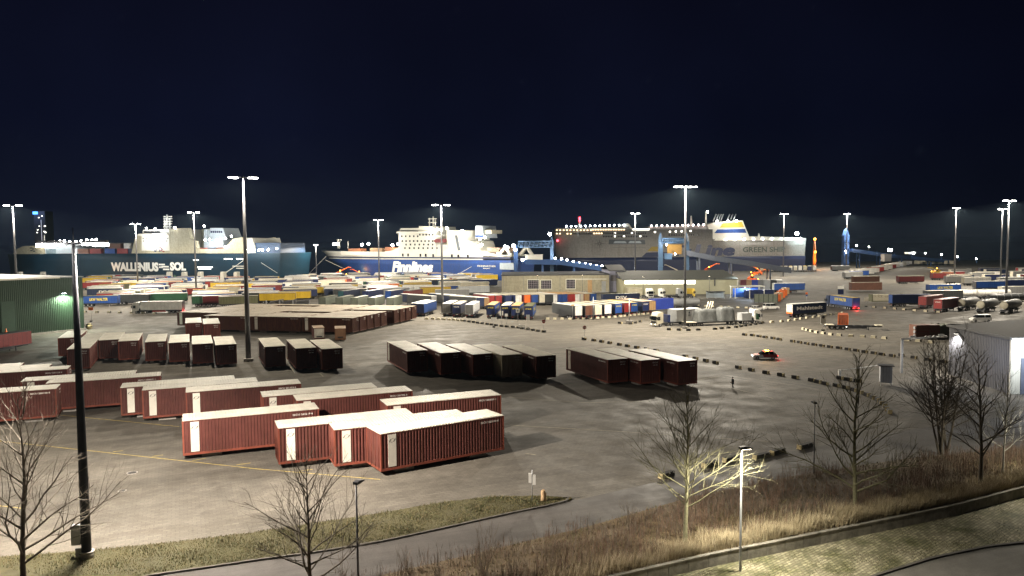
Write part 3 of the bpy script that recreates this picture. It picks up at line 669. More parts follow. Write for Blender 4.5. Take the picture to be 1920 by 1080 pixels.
def trailer(label, pos, rz, side='navy', roof='white', rear=None, kind='curtain', full=True, group=None, text=None, textcol=None, reartext=None, name=None, wheels=True, textw=6.5):
    nm = name or {'curtain': 'curtain_trailer', 'box': 'box_trailer'}[kind]
    t = thing(nm, label, 'trailer', (pos[0], pos[1], 0), rz, group)
    trim = galv if side in ('white', 'silver', 'grey', 'cream') else steel
    part('trailer_body', kind+side, body_fn(kind), [pm(side), trim], t); part('roof', roof, roof_fn, [pm(roof)], t)
    part('undercarriage', 'f%d' % full, chassis_fn(full), [steel, black], t)
    if rear or full: part('rear_doors', (rear or side), rear_fn, [pm(rear or side), trim], t)
    if full:
        for x in (-5.2, -3.9, -2.6):
            for y in (-1.05, 1.05): add_wheel(t, x, y)
        part('tail_lights', 0, lights_fn, [redlens], t)
    if text:
        for s in (-1, 1): lettering(t, text, textw, 1.05, textcol or letmat, (0, s*(TW/2+.03), 2.65), 0 if s < 0 else math.pi, bold=.03)
    if reartext: lettering(t, reartext, 1.7, .42, textcol or letmat, (-TL/2-.045, 0, 3.2), R(-90), bold=.03)
    return t
def tanker(label, pos, rz, col='grey', cap='cream', group=None):
    t = thing('tank_trailer', label, 'trailer', (pos[0], pos[1], 0), rz, group)
    def f(mb):
        mb.tube([(-6.3,0,2.45),(-6.2,0,2.45),(6.2,0,2.45),(6.3,0,2.45)], [1.05,1.2,1.2,1.05], 18, 0)
        for x in (-4,-1.4,1.2,3.8): mb.tube([(x-.05,0,2.45),(x+.05,0,2.45)], 1.235, 18, 1)
        mb.box(-5.6, 5.6, -.3, .3, 3.62, 3.72, 1)
        for x in (-3, 0, 3): mb.tube([(x,0,3.6),(x,0,3.86)], .28, 8, 1)
        for s in (-1, 1):
            for x in (-5.4, -2.5, .3, 3): mb.box(x-.08, x+.08, s*.9-.06, s*.9+.06, .9, 1.7, 1)
    part('tank', col, f, [pm(col), galv], t)
    part('end_cap', cap, lambda mb: mb.ball((-6.25,0,2.45), 1.16, 0, 18, 8, .28, 1, 1), [pm(cap)], t)
    part('undercarriage', 'f1', chassis_fn(True), [steel, black], t)
    for x in (-5.2, -3.9, -2.6):
        for y in (-1.05, 1.05): add_wheel(t, x, y)
    return t
def cab_fn(mb):
    """tractor cab: nose at x=+L end, local origin at ground under the nose middle"""
    prof = [(-2.2,1.0),(0,.55),(0.05,1.55),(-.10,2.75),(-.45,3.55),(-.7,3.78),(-1.9,3.85),(-2.2,3.7)]
    mb.prism(prof, -1.24, 1.24, 0); mb.box(-.02, .10, -1.2, 1.2, .35, .85, 0); mb.box(.06, .115, -.95, .95, .95, 1.5, 1)
    mb.prism([(-.02,1.72),(.045,1.72),(-.10,2.80),(-.16,2.80)], -1.1, 1.1, 1)
    for s in (-1, 1): mb.prism([(-.35,1.75),(-.30,1.75),(-.45,2.7),(-1.25,2.7),(-1.25,1.75)], s*1.245-.012, s*1.245+.012, 1)
    for s in (-1, 1): mb.box(-.15, .12, s*1.42-.1, s*1.42+.1, 1.9, 2.6, 1)
    mb.box(-.1, .16, -1.15, 1.15, 2.85, 2.93, 0)
def tractor_parts(t, x, col, lit=True):
    o = part('cab', col, cab_fn, [pm(col), glass], t); o.location = (x, 0, 0)
    def f(mb):
        for s in (-1, 1): mb.box(-6.1, -.4, s*.42-.07, s*.42+.07, .72, .95); mb.box(-3.9, -2.3, s*1.0-.22, s*1.0+.22, .45, 1.0)
        mb.box(-2.4, -2.2, -1.1, 1.1, .95, 1.6); mb.tube([(-4.8,0,.98),(-4.8,0,1.12)], .5, 12)
    o = part('tractor_frame', 0, f, [steel], t); o.location = (x, 0, 0)
    for xx in (-1.35, -5.0):
        for y in (-1.05, 1.05): add_wheel(t, x+xx, y)
    def hl(mb):
        for s in (-1, 1): mb.box(.105, .13, s*.85-.18, s*.85+.18, .6, .78)
    o = part('headlight', 'on' if lit else 'off', hl, [LAMPS if lit else white], t); o.location = (x, 0, 0)
def fwd(pos, rz, d): return (pos[0]+math.cos(rz)*d, pos[1]+math.sin(rz)*d)
def rear_at(px, py, rz, L=TL):
    p = G(px, py); return fwd((p.x, p.y), rz, L/2)
# --- row with ends to the viewer, right of the packed block
v = (G(905,562,4.0)-G(888.5,571,4.0)); rzE = math.atan2(v.y, v.x)
ylw = M('yellow_lettering', (.62,.50,.05), rough=.5)
g = 'trailers standing end-on behind the kerb blocks'
trailer('grey trailer with white roof, leftmost of three end-on beside the packed containers', rear_at(837, 593.5, rzE), rzE, 'grey', 'white', 'grey', 'box', group=g)
trailer('navy trailer between two grey ones, pale lettering on its doors', rear_at(856, 595, rzE), rzE, 'navy', 'cream', 'navy', 'curtain', group=g, reartext='WALTER')
trailer('light grey trailer with ribbed door, rightmost of three end-on by the packed containers', rear_at(880, 596, rzE), rzE, 'white', 'white', 'grey', 'box', group=g)
for k, (px, py, rf) in enumerate([(920, 597,'tan'),(947.5,598,'cream'),(966.5,599,'tan'),(991,600,'olive')]):
    trailer('blue trailer with a %s roof, %s of four lettered blue ones behind the sign boards' % (['tan','cream','brownish','olive'][k], ordw(k)), rear_at(px, py, rzE), rzE, 'blue', rf, 'navy', 'curtain', group=g, text='LKW WALTER', textcol=ylw, reartext='LKW WALTER')
# two blue ones and dark ones behind, seen from the other side
rz2 = math.atan2(*((G(828,560,4)-G(794,569,4)).yx))
trailer('blue trailer with a white roof parked right behind the packed container block', rear_at(788, 594, rz2), rz2, 'blue', 'white', 'navy', 'box', group=g)
p = rear_at(778, 592.5, rz2); trailer('navy trailer with a white roof hidden behind the blue one by the packed block', p, rz2, 'navy', 'white', 'navy', 'box', group=g)
# --- slanted row, rears to the right
rzS = TH+R(90)+R(2)
g = 'slanted row of trailers behind the pale kerb blocks'
row = [(1085,599,'dark grey','white','white','FF'),(1104.5,598.5,'dark grey','cream','brown',None),(1122,597,'grey','cream','cream',None),(1140,595.5,'dark blue','cream','white',None),(1160,594,'navy','cream','blue','LKW WALTER'),
       (1176.5,592.5,'red','cream','red',None),(1189.5,591.5,'navy','yellow','blue','LKW WALTER'),(1211,589.5,'dark blue','tan','navy','DSV'),(1223.5,588.5,'brown','tan','tan',None)]
nm = ['dark grey trailer with a white door, leftmost of the slanted row, whole side showing','trailer with a brownish door, second in the slanted row','grey trailer with a cream door, third in the slanted row','trailer with a white door, fourth in the slanted row',
      'blue doored trailer with yellow lettering, left of the red one in the slanted row','red trailer in the middle of the slanted row','blue doored trailer with yellow lettering, right of the red one in the slanted row','navy trailer with a short white word on its door, slanted row','brown trailer with tan doors at the right end of the slanted row']
for k, (px, py, sd, rf, rr, tx) in enumerate(row):
    trailer(nm[k], rear_at(px, py, rzS), rzS, sd, rf, rr, 'curtain' if k % 2 else 'box', group=g, reartext=tx if tx and tx != 'FF' else None, textcol=ylw if tx == 'LKW WALTER' else None)
# blue container and tank at the end of that row
def sea_box(label, pos, rz, col, L=12.2, W=2.44, H=2.6, z=.15, group=None, roofc=None):
    t = thing('shipping_container', label, 'container', (pos[0], pos[1], z), rz, group); bm = pm(col); k = '%s%.1f' % (col, L)
    part('body', k, box_body(L, W, H, 0, int(L*3), 8, .04), [bm, bm], t); part('roof', k+str(roofc), box_roof(L, W, H, 0, int(L*2.4)), [pm(roofc or col)], t); part('door', k, box_door(L, W, H, 0), [bm, steel], t); return t
p = G(1243, 586); sea_box('royal blue shipping container past the right end of the slanted row', (p.x, p.y+3), TH+R(8), 'royal blue', 8.5, 2.5, 3.3, z=.9)
p = G(1273, 583); tanker('grey tank trailer between the blue container and the tall mast', (p.x+2, p.y+5), R(200), 'silver', 'silver')
# --- row further back
g = 'back row of end-on trailers before the warehouse'
cols = [('maroon','white','red'),('maroon','white','red'),('dark blue','cream','navy'),('navy','cream','white'),('maroon','cream','orange'),('navy','cream','blue'),('dark grey','cream','cream'),('black','cream','dark grey'),('dark grey','white','white'),
        ('navy','tan','blue'),('navy','tan','blue'),('maroon','tan','red'),('red','tan','white'),('grey','tan','cream'),('maroon','cream','tan'),('navy','cream','blue')]
xs = [921.5,935.5,954,972.5,989,1003.5,1017,1029.5,1043,1052,1060,1071,1084,1094,1101,1113]
for k, (c, x) in enumerate(zip(cols, xs)):
    y = 575-abs(x-920)*.0-(x-920)*.02
    trailer('%s trailer with %s door, %s from the left before the warehouse' % (c[0], c[2], ordw(k)), rear_at(x, y, rzS), rzS, c[0], c[1], c[2], 'curtain' if k % 2 else 'box', group=g, full=False)
p = G(1163, 571); trailer('long slate blue trailer with white three letter lettering, side on before the lit hall', (p.x, p.y), TH-R(14), 'dark blue', 'olive', 'dark blue', 'box', text='DSV', textw=4.2, full=False)
g = 'white roofed trailers between the low mast foot and the warehouse'
rzM = TH+R(90)+R(22)
for k, (px, py) in enumerate([(792,574),(806,576),(846,573),(860,575),(874,577),(889,579),(905,580)]):
    trailer('white roofed dark trailer, %s from the left in the angled rank behind the end-on trailers' % ordw(k), rear_at(px+8, py, rzM), rzM, ['dark blue','dark grey'][k % 2], 'white', ['tan','grey'][k % 2], 'box', group=g, full=False)
# --- crowded trailer field: long lanes of trailers under the ships
zone = [(156,579),(245,568),(345,577),(420,577),(480,566),(560,574),(575,562),(720,560),(790,556),(860,560),(925,552),(938,530),(940,523),(780,519),(600,515.5),(360,517),(156,519)]
def inside(x, y, poly):
    c = False; j = len(poly)-1
    for i in range(len(poly)):
        xi, yi = poly[i]; xj, yj = poly[j]
        if (yi > y) != (yj > y) and x < (xj-xi)*(y-yi)/(yj-yi)+xi: c = not c
        j = i
    return c
rnd = random.Random(11)
sides = ['navy']*5+['blue']*3+['dark blue']*3+['white']*5+['grey']*3+['yellow']*4+['maroon']*2+['red']*3+['cream']*3+['dark grey']*3+['teal','green','silver','orange','olive']
roofs = ['white']*4+['cream']*9+['grey']*2+['olive','yellow','tan','tan','silver']
used_xy = []
lane = 0; nfield = 0; FA = TH-R(8); fa = Vector((math.cos(FA), math.sin(FA), 0)); fb = Vector((-math.sin(FA), math.cos(FA), 0))
cand = []
for i in range(-36, 30):
    for j in range(10, 110):
        pos = fa*(i*17.5+ (4 if (j//6) % 2 else 0)) + fb*(j*5.4)
        q = [PROJ(pos+fa*s+Vector((0,0,0))) for s in (-6.8, 6.8)]
        if pos.y > 225 and all(inside(x, y, zone) for x, y in q): cand.append((i, j, pos))
cand.sort(key=lambda c: c[2].y)
lanes = sorted(set(c[0] for c in cand)); 
for (i, j, pos) in cand:
    if nfield >= 290: break
    if rnd.random() < (.26 if pos.y < 330 else .34): continue
    sd, rf = rnd.choice(sides), rnd.choice(roofs); kd = rnd.choice(['curtain','curtain','box']); full = pos.y < 300
    pos = pos+fa*rnd.uniform(-1,1)+fb*rnd.uniform(-.3,.3)
    li = lanes.index(i); jj = sum(1 for c in cand if c[0] == i and c[1] < j)
    tx = 'DSV' if sd == 'dark blue' and rnd.random() < .6 else ('LKW WALTER' if sd == 'blue' and rnd.random() < .8 else None)
    trailer('%s trailer with %s roof, %s back in the %s lane of the crowded field' % (sd, rf, ordw(jj), ordw(li)), (pos.x, pos.y), FA+rnd.uniform(-.02,.02)+(math.pi if rnd.random() < .4 else 0), sd, rf, rnd.choice([sd, sd, 'white', 'grey']), kd, full=full, group='trailers crowded in the field before the ships', text=tx, textcol=ylw if tx == 'LKW WALTER' else None, textw=6 if tx != 'DSV' else 4)
    nfield += 1
print('field trailers', nfield, 'of', len(cand))
# nearest of the field, placed one by one
p = G(188, 574); trailer('blue trailer with yellow lettering nearest the green shed', (p.x, p.y), TH-R(16), 'blue', 'olive', 'blue', 'curtain', text='LKW WALTER', textcol=ylw)
p = G(236, 571); trailer('dark trailer with a slanted white end panel beside the blue lettered one by the shed', (p.x+2, p.y+1), R(3), 'dark grey', 'white', 'white', 'box')
p = G(405, 577); t = trailer('grey sided trailer with bright yellow doors beside the white articulated truck', (p.x+7.0, p.y+3.5), FA+R(4), 'olive', 'cream', 'yellow', 'curtain')
p = G(372, 576); trailer('dark trailer with grey doors left of the one with yellow doors', (p.x+7, p.y+5), FA+R(4), 'maroon', 'white', 'silver', 'box')
for k, (px, py, c) in enumerate([(515,570,'yellow'),(545,566,'yellow'),(586,556,'yellow')]):
    p = G(px, py); trailer('yellow trailer, %s from the left beside the stacked steel racks' % ordw(k), (p.x, p.y+4), FA-R(4), c, 'cream', c, 'curtain')
for k, (px, py) in enumerate([(608,588-13),(640,575),(668,576),(700,576),(735,576)]):
    p = G(px, py+4); trailer('grey green flat roofed trailer, %s from the left just behind the packed containers' % ordw(k), (p.x, p.y+6), rz2+R(6), 'grey green', 'olive', 'grey green', 'curtain', full=False)
for k, px in enumerate((655, 700, 742, 775)):
    p = G(px, 562); trailer('%s trailer in the short rank above the grey green roofs, %s from the left' % (['dark blue','navy','navy','maroon'][k], ordw(k)), (p.x, p.y), rz2-R(6), ['dark blue','navy','navy','maroon'][k], 'olive', ['teal','navy','blue','maroon'][k], 'box', full=False)
for k, (px, py, c) in enumerate([(805,549,'white'),(700,547,'white'),(640,552,'silver'),(858,541,'cream'),(890,541,'cream'),(848,558,'grey')]):
    p = G(px, py+3); trailer('large %s box trailer side on in the middle of the field, %s one' % (c, ['tallest','dark blotched','banded','cream','rightmost','low']and['pale tall','blotched','banded','left plain','right plain','low grey'][k]), (p.x, p.y), FA-R(6), c, 'cream', c, 'box', full=False)
# --- right hand yard
rzR = R(4)
def side_on(label, x0, x1, yb, side, roof, rear=None, kind='curtain', text=None, tc=None, full=True, dz=0, rz=None, **k):
    a = G((x0+x1)/2, yb); return trailer(label, (a.x, a.y), rzR if rz is None else rz, side, roof, rear, kind, full=full, text=text, textcol=tc, group='trailers in the right hand yard', **k)
side_on('maroon trailer with pale lettering at the left end of the right yard', 1673, 1740, 532, 'maroon', 'cream', text='CARGO LINE' if False else None)
side_on('maroon trailer behind the lettered maroon one, rear lamps beside an orange machine', 1740, 1795, 525, 'maroon', 'tan', full=False)
side_on('blue trailer with yellow lettering in the middle of the right yard', 1731, 1806, 551, 'blue', 'cream', 'blue', text='LKW WALTER', tc=ylw)
side_on('plain blue trailer right of the yellow lettered one', 1826, 1882, 544, 'blue', 'cream', 'grey', full=False)
side_on('dark trailer with a pale letter by the rightmost mast', 1880, 1950, 538, 'dark blue', 'grey', full=False, text='M', textw=1.6)
side_on('low blue trailer left of the red doored ones in the right yard', 1680, 1733, 574, 'dark blue', 'navy', 'blue', 'box', rz=R(2))
side_on('long cream roofed trailer behind the yellow lettered blue one', 1762, 1830, 532, 'grey', 'cream', full=False); side_on('cream roofed trailer at the far side of the right yard', 1800, 1880, 524, 'grey', 'cream', full=False)
side_on('white roofed trailer at the right edge of the far yard row', 1870, 1950, 521, 'dark grey', 'white', full=False); side_on('dark blue trailer under the far right mast', 1820, 1890, 514, 'dark blue', 'white', full=False)
side_on('cream trailer right of the dark blue one under the far mast', 1890, 1960, 513, 'white', 'cream', 'red', full=False)
side_on('cream roofed trailer tucked between the blue and red ones in the right yard', 1735, 1800, 565, 'dark grey', 'cream', full=False)
rzD = R(40)
trailer('red ended trailer, left one of the red pair in the right yard', rear_at(1729, 579, rzD), rzD, 'maroon', 'maroon', 'red', 'box'); trailer('red trailer with white lettering on its end, right one of the red pair', rear_at(1758, 586, rzD), rzD, 'maroon', 'red', 'red', 'curtain', reartext='VINK')
for k, (px, py) in enumerate([(1801,583),(1837,586.5),(1881,588)]):
    tanker('tank trailer with a round cream end, %s of three in the right yard' % ['left one', 'middle one', 'right one'][k], rear_at(px, py, rzD), rzD, 'grey', 'cream', group='tank trailers with cream ends')
for k, (px, py) in enumerate([(1828,561),(1862,561)]):
    p = G(px, py); tanker('white tank trailer, %s one of the two behind the cream ended tanks' % ['left','right'][k], (p.x, p.y), rzR, 'white', 'white', group='white tank trailers')
p = G(1886, 571); tanker('dark tank trailer lying behind the cream ended ones', (p.x, p.y), rzR, 'dark grey', 'dark grey')
for r_, (yb, xa, n_) in enumerate([(517, 1800, 3), (522, 1785, 3), (528.5, 1800, 3), (535, 1830, 2), (541, 1895, 1), (556, 1905, 1)]):
    for q in range(n_):
        side_on('cream roofed trailer, %s from the left in the %s row across the right yard' % (ordw(q), ordw(5-r_)), xa+q*66-30, xa+q*66+30, yb, ['grey','maroon','dark blue','white','navy'][(q*2+r_) % 5], ['cream','white','cream'][(q+r_) % 3], 'cream', 'box', full=False, rz=R(5))
# white row towards the far ramp, then the pale ones at the ferry
q0, q1 = G(1592,524), G(1700,497); dv = (q1-q0); dv.z = 0; rzW = math.atan2(dv.y, dv.x)
for k in range(13):
    p = q0.lerp(q1, (k+.5)/13); c = ['grey','blue','white','white','red','white','white','red','white','white','cream','white','white'][k]
    trailer('%s trailer, %s in the white row leading to the long blue ramp' % (c, ordw(k)), (p.x, p.y), R(22), c, 'cream', c, 'box', full=False, group='white row leading to the long blue ramp')
side_on('long white trailer left of the white row, lorry cabs behind it', 1550, 1600, 508, 'grey', 'white', 'brown', 'box', full=False)
for k in range(6):
    p = G(1722+k*11.5, 497); trailer('cream trailer with a dark round mark, %s of six below the long blue ramp' % ordw(k), (p.x, p.y), R(80), 'cream', 'cream', 'cream', 'box', full=False, group='six cream trailers below the long blue ramp')
for k in range(12):
    x = 1434+k*9.0; p = AT(x, 505, 548); c = ['cream','white','cream','navy','white','navy','white'][k % 7]
    trailer('%s doored trailer, %s of the rank at the ferry stern' % (c, ordw(k)), (p.x, p.y+6), R(70), 'dark grey', 'cream' if k % 3 else 'yellow', c, 'box', full=False, group='rank of trailers at the ferry stern')
# ------------------------------------------------------------------ trucks
def truck(label, pos, rz, cabcol, side, roof, rear=None, kind='curtain', text=None, tc=None, tails=False, name='articulated_truck', body=True, textw=7):
    t = thing(name, label, 'truck', (pos[0], pos[1], 0), rz)
    part('trailer_body', kind+side, body_fn(kind), [pm(side), galv], t); part('roof', roof, roof_fn, [pm(roof)], t); part('rear_doors', rear or side, rear_fn, [pm(rear or side), galv], t)
    part('undercarriage', 'f1', chassis_fn(True), [steel, black], t)
    for x in (-5.2, -3.9, -2.6):
        for y in (-1.05, 1.05): add_wheel(t, x, y)
    tractor_parts(t, TL/2+2.9, cabcol)
    part('tail_lights', 'on' if tails else 'off', lights_fn, [TAIL if tails else redlens], t)
    if tails: point('tail_light', (-TL/2-.7, 0, .9), 500, (1,.04,.03), .2, t)
    if text:
        for s in (-1, 1): lettering(t, text, textw, .95, tc or letmat, (.3, s*(TW/2+.03), 3.0), 0 if s < 0 else math.pi, bold=.03)
    return t
rzT = R(180)+R(1.5); p = G(298, 587); truck('white articulated truck with red side skirts driving left behind the kerb blocks', (p.x+1.4, p.y), rzT, 'white', 'white', 'white', 'dark grey', 'box', tails=True)
# red skirts belong to it
t0 = bpy.data.objects['articulated_truck']; mb = MB()
for s in (-1, 1): mb.box(-1.4, 3.0, s*1.25-.02, s*1.25+.02, .5, 1.05)
mb.build('side_skirt', pm('red'), t0)
rzM2 = R(5); p = G(1508, 596)
t = trailer('dark blue trailer with big white lettering and a striped tail, standing at the lane kerb', rear_at(1480, 595.5, R(26)), R(26), 'dark blue', 'white', 'white', 'curtain', text='Mahlstedt', textw=10.5)
mb = MB()
for z in (3.45, 2.85, 2.25): mb.box(-TL/2-.05, -TL/2-.03, -1.15, 1.15, z, z+.28)
mb.build('door_stripe', pm('white'), t); mb = MB(); mb.box(-TL/2-.055, -TL/2-.03, -1.1, 1.1, 1.15, 1.6); mb.build('warning_panel', pm('orange'), t)
p = G(1605, 582); truck('blue and yellow trailer truck with glowing red tail lights on the exit road', fwd((p.x, p.y), R(96), 6.8), R(96), 'dark blue', 'blue', 'yellow', 'blue', 'curtain', text='LKW WALTER', tc=ylw, tails=True)
# truck with the white box on a low bed
rzB = R(208); p = G(1262, 610)
t = thing('flatbed_truck', 'truck facing left with a big pale box on its low bed', 'truck', (p.x+1.5, p.y+1.0, 0), rzB)
mb = MB(); mb.box(-7.6, 3.4, -1.27, 1.27, .82, 1.05); mb.box(-7.6, 6.2, -.5, .5, .62, .84); mb.build('low_bed', steel, t)
for x in (-5.6,-4.3,-3.0,-1.7):
    for y in (-1.05, 1.05): add_wheel(t, x, y, .45, .9)
tractor_parts(t, 8.2, 'cream')
mb = MB(); mb.box(3.6, 4.2, -1.2, 1.2, 1.05, 3.0); mb.build('blue_locker', pm('navy'), t)
t2 = thing('transport_box', 'pale grey steel box with a white roof loaded on the low bed truck', 'box', (p.x+1.5, p.y+1.0, 1.055), rzB)
mb = MB(); mb.box(-6.6, 2.0, -1.75, 1.75, 0, 3.15)
for x in (-6.6,-3.7,-.8,1.98): mb.box(x-.05, x+.07, -1.78, 1.78, 0, 3.17, 1)
mb.box(-6.65, 2.05, -1.8, 1.8, 3.05, 3.2, 1); mb.build('body', [pm('grey'), pm('silver')], t2)
mb = MB(); mb.box(-6.6, 2.0, -1.75, 1.75, 3.2, 3.25); mb.build('roof', pm('white'), t2)
mb = MB(); mb.cbox((-2.4, 1.79, 2.3), (.5, .03, .5)); mb.cbox((-2.4, 1.79, 1.6), (.8, .03, .25)); mb.build('dark_mark', steel, t2)
# heavy load under tarpaulin, truck facing right
rzH = R(15); p = G(1358, 609.5)
t = thing('heavy_haulage_truck', 'white and green truck facing right that pulls a long low loader', 'truck', (p.x, p.y+1.2, 0), rzH)
mb = MB(); mb.box(-11.5, 4.6, -1.4, 1.4, .75, 1.0); mb.box(-11.6, -8.6, -1.45, 1.45, .98, 1.1, 1); mb.build('low_bed', [steel, pm('cream')], t)
for x in (-10.6,-9.4,-8.2,-7.0,2.0,3.2):
    for y in (-1.1, 1.1): add_wheel(t, x, y, .42, .84)
tractor_parts(t, 10.9, 'white')
mb = MB(); mb.prism([(9.2,1.2),(10.3,1.2),(9.6,2.9),(9.2,2.9)], -1.262, 1.262); mb.build('green_flash', pm('green'), t)
mb = MB(); mb.box(5.0, 8.0, -1.2, 1.2, 1.0, 3.0); mb.build('equipment_box', pm('silver'), t)
tarp = M('tarpaulin', (.105,.11,.108), rough=.5, var=.3, scale=.9, bump=.9, bscale=1.6)
def draped(mb, x0, x1, w, h, z0, ns=28):
    ring = []; 
    for k in range(ns):
        a = 2*math.pi*k/ns; cx, cy = math.cos(a), math.sin(a); q = 1/max(abs(cx), abs(cy)); q = min(q, 1.28)
        ring.append((cx*q, cy*q))
    lv = [(0,1.10),(.35,1.02),(.75,.95),(.93,.93),(1.0,.80)]
    base = len(mb.v)
    for zi, (hz, sc) in enumerate(lv):
        for k, (cx, cy) in enumerate(ring):
            f = 1+.10*math.sin(k*2.9+zi*.4)*(1-hz*.7)+.05*math.sin(k*5.3+zi*.2)
            mb.v.append(((x0+x1)/2+cx*(x1-x0)/2*sc*f*.85, cy*w/2*sc*f*.85, z0+hz*h+.16*math.sin(k*1.7+x0)*(hz > .9)))
    for zi in range(len(lv)-1):
        for k in range(ns):
            k2 = (k+1) % ns; mb.f.append((base+zi*ns+k, base+zi*ns+k2, base+(zi+1)*ns+k2, base+(zi+1)*ns+k)); mb.m.append(0); mb.sm.append(True)
    mb.f.append(tuple(base+(len(lv)-1)*ns+k for k in range(ns))); mb.m.append(0); mb.sm.append(False)
t2 = thing('tarpaulined_load', 'bulky machine wrapped in grey tarpaulin on the long low loader', 'load', (p.x, p.y+1.2, 1.1), rzH)
mb = MB(); draped(mb, -8.4, -2.2, 3.6, 3.3, 0); draped(mb, -1.9, 3.2, 3.2, 3.6, 0); mb.build('tarpaulin', tarp, t2)
mb = MB()
for k in range(3): mb.tube([(-5.4+k*.7,-.4,2.9),(-4.2+k*.7,.3,5.2)], .14, 6); 
mb.build('pipe', pm('cream'), t2)
# container carriers at the traffic island
p = G(1600, 618); rzC = R(62)
t = thing('container_chassis', 'long dark container chassis parked at the traffic island', 'trailer', (p.x, p.y, 0), R(-14))
part('undercarriage', 'f1', chassis_fn(True), [steel, black], t)
for x in (-5.2,-3.9,-2.6):
    for y in (-1.05, 1.05): add_wheel(t, x, y)
mb = MB(); mb.box(-6.6, -4.6, -1.2, 1.2, 1.1, 1.25); mb.box(5, 6.6, -1.2, 1.2, 1.1, 1.3); mb.build('bolster', pm('cream'), t)
tc2 = sea_box('orange brown shipping container standing at the traffic island', (p.x-.6, p.y+4.5), R(66), 'orange', 6.1, 2.44, 2.6, z=.9)
for c in kids(tc2):
    if c.name.startswith('body') or c.name.startswith('roof') or c.name.startswith('door'):
        c.data = c.data.copy(); c.data.materials[0] = rusty('rust_orange', (.30,.075,.03))
mb = MB()
for sx in (-2.6, 2.6):
    mb.box(sx-.3, sx+.3, -1.1, 1.1, -.9, -.02)
mb.build('stand', steel, tc2)
for y_ in (-.8, .8): mb = MB(); mb.ball((-3.08,y_,-.3), .16); mb.build('lamp', LAMPS, tc2)
for k, (x0, x1, yb, rc) in enumerate([(1592,1653,545,'brown'),(1592,1653,531,'brown')]):
    a = G((x0+x1)/2, yb+1); sea_box('brown container with a cream top, %s one of two left of the flat rack' % ['nearer','farther'][k], (a.x, a.y), R(2), rc, 13.6, 2.6, 3.3, z=.6, roofc='cream')
a = G(1662, 568); t = thing('flat_rack', 'flat rack of rolled cream loads beside the brown containers', 'flat rack', (a.x, a.y, 0), R(4))
mb = MB(); mb.box(-6,6,-1.2,1.2,.6,.9); mb.box(-6,-5.8,-1.2,1.2,.9,3.2); mb.box(5.8,6,-1.2,1.2,.9,3.2); mb.build('frame', pm('olive'), t)
mb = MB()
for k in range(10): mb.tube([(-5.2+k*1.12,-1.1,2.6),(-5.2+k*1.12,1.1,2.6)], .5, 10)
mb.box(-5.6,5.6,-1.1,1.1,.95,2.1); mb.build('rolled_load', pm('cream'), t)
a = G(-14, 664); t = trailer('dark red trailer cut off by the left edge of the picture', (a.x, a.y+2), R(75), 'maroon', 'dark grey', 'maroon', 'box')
# ------------------------------------------------------------------ cars
def car(label, pos, rz, prof, cabin, W, body, name='parked_car', lit=None, cat='car', extras=None):
    t = thing(name, label, cat, (pos[0], pos[1], 0), rz)
    mb = MB(); h = W/2; mb.prism(prof, -h, h, 0); mb.build('body', body, t)
    mb = MB(); k = len(mb.v); n = len(cabin); zlo = min(z for x, z in cabin)
    for s in (-1, 1):
        for x, z in cabin: mb.v.append((x, s*(h-.03-(z-zlo)*.28), z))
    for i in range(n):
        j = (i+1) % n; mb.f.append((i, j, n+j, n+i)); mb.m.append(0); mb.sm.append(False)
    mb.f.append(tuple(range(n-1,-1,-1))); mb.f.append(tuple(range(n, 2*n))); mb.m += [0,0]; mb.sm += [False]*2
    mb.build('window_band', glass, t)
    zt = max(z for x, z in cabin); xt = [x for x, z in cabin if z > zt-.05]
    mb = MB(); mb.box(min(xt)-.05, max(xt)+.05, -h+.24, h-.24, zt-.01, zt+.05)
    for x, z in cabin:
        pass
    for xx in (min(xt), (min(xt)+max(xt))/2): 
        for s in (-1, 1): mb.tube([(xx-.02, s*(h-.04), zlo), (xx+.0, s*(h-.03-(zt-zlo)*.28), zt)], .05, 5)
    mb.build('roof', body, t)
    x0, x1 = min(x for x, z in prof), max(x for x, z in prof)
    for xx in (x0+.85, x1-.85):
        for s in (-1, 1): add_wheel(t, xx, s*(h-.10), .32, .64)
    mb = MB(); [mb.box(x1-.12, x1+.015, s*h*.68-.17, s*h*.68+.17, .55, .70) for s in (-1,1)]; mb.build('headlight', LAMPS if lit else white, t)
    mb = MB(); [mb.box(x0-.015, x0+.10, s*h*.8-.12, s*h*.8+.12, .62, .85) for s in (-1,1)]; mb.build('tail_light', TAIL if lit else redlens, t)
    return t
wag = [(-2.2,.28),(2.15,.28),(2.25,.55),(2.1,.78),(1.0,.95),(-2.15,1.0),(-2.28,.6)]; wagc = [(-2.1,.98),(1.0,.94),(.25,1.45),(-1.6,1.48)]
van = [(-2.5,.32),(2.4,.32),(2.5,.6),(2.3,.95),(1.6,1.15),(-2.5,1.2)]; vanc = [(-2.46,1.18),(1.6,1.13),(.85,1.85),(-2.3,1.9)]
p = G(1433, 673); t = car('white and red rescue car with an orange beacon on its roof, driving left', (p.x, p.y), R(172), wag, wagc, 1.8, pm('white'), name='rescue_car', lit=1)
mb = MB(); mb.prism([(-2.295,.42),(.2,.45),(.5,.985),(-2.17,1.015)], -.912, .912); mb.box(-1.7,.35,-.68,.68,1.50,1.535); mb.prism([(1.1,.60),(2.2,.58),(2.08,.80),(1.0,.965)], -.7, .7); mb.build('red_flank', pm('red'), t)
mb = MB(); mb.ball((-.3,.1,1.6), .15, 0, 8, 5); mb.ball((-.3,-.35,1.6), .15, 0, 8, 5); mb.ball((-.7,.0,1.6), .12, 0, 8, 5); mb.build('beacon', BEACON, t)
point('beacon_light', (-.3,0,2.0), 520, (1,.45,.08), .2, t); point('brake_light', (-2.8,0,.8), 110, (1,.05,.03), .2, t)
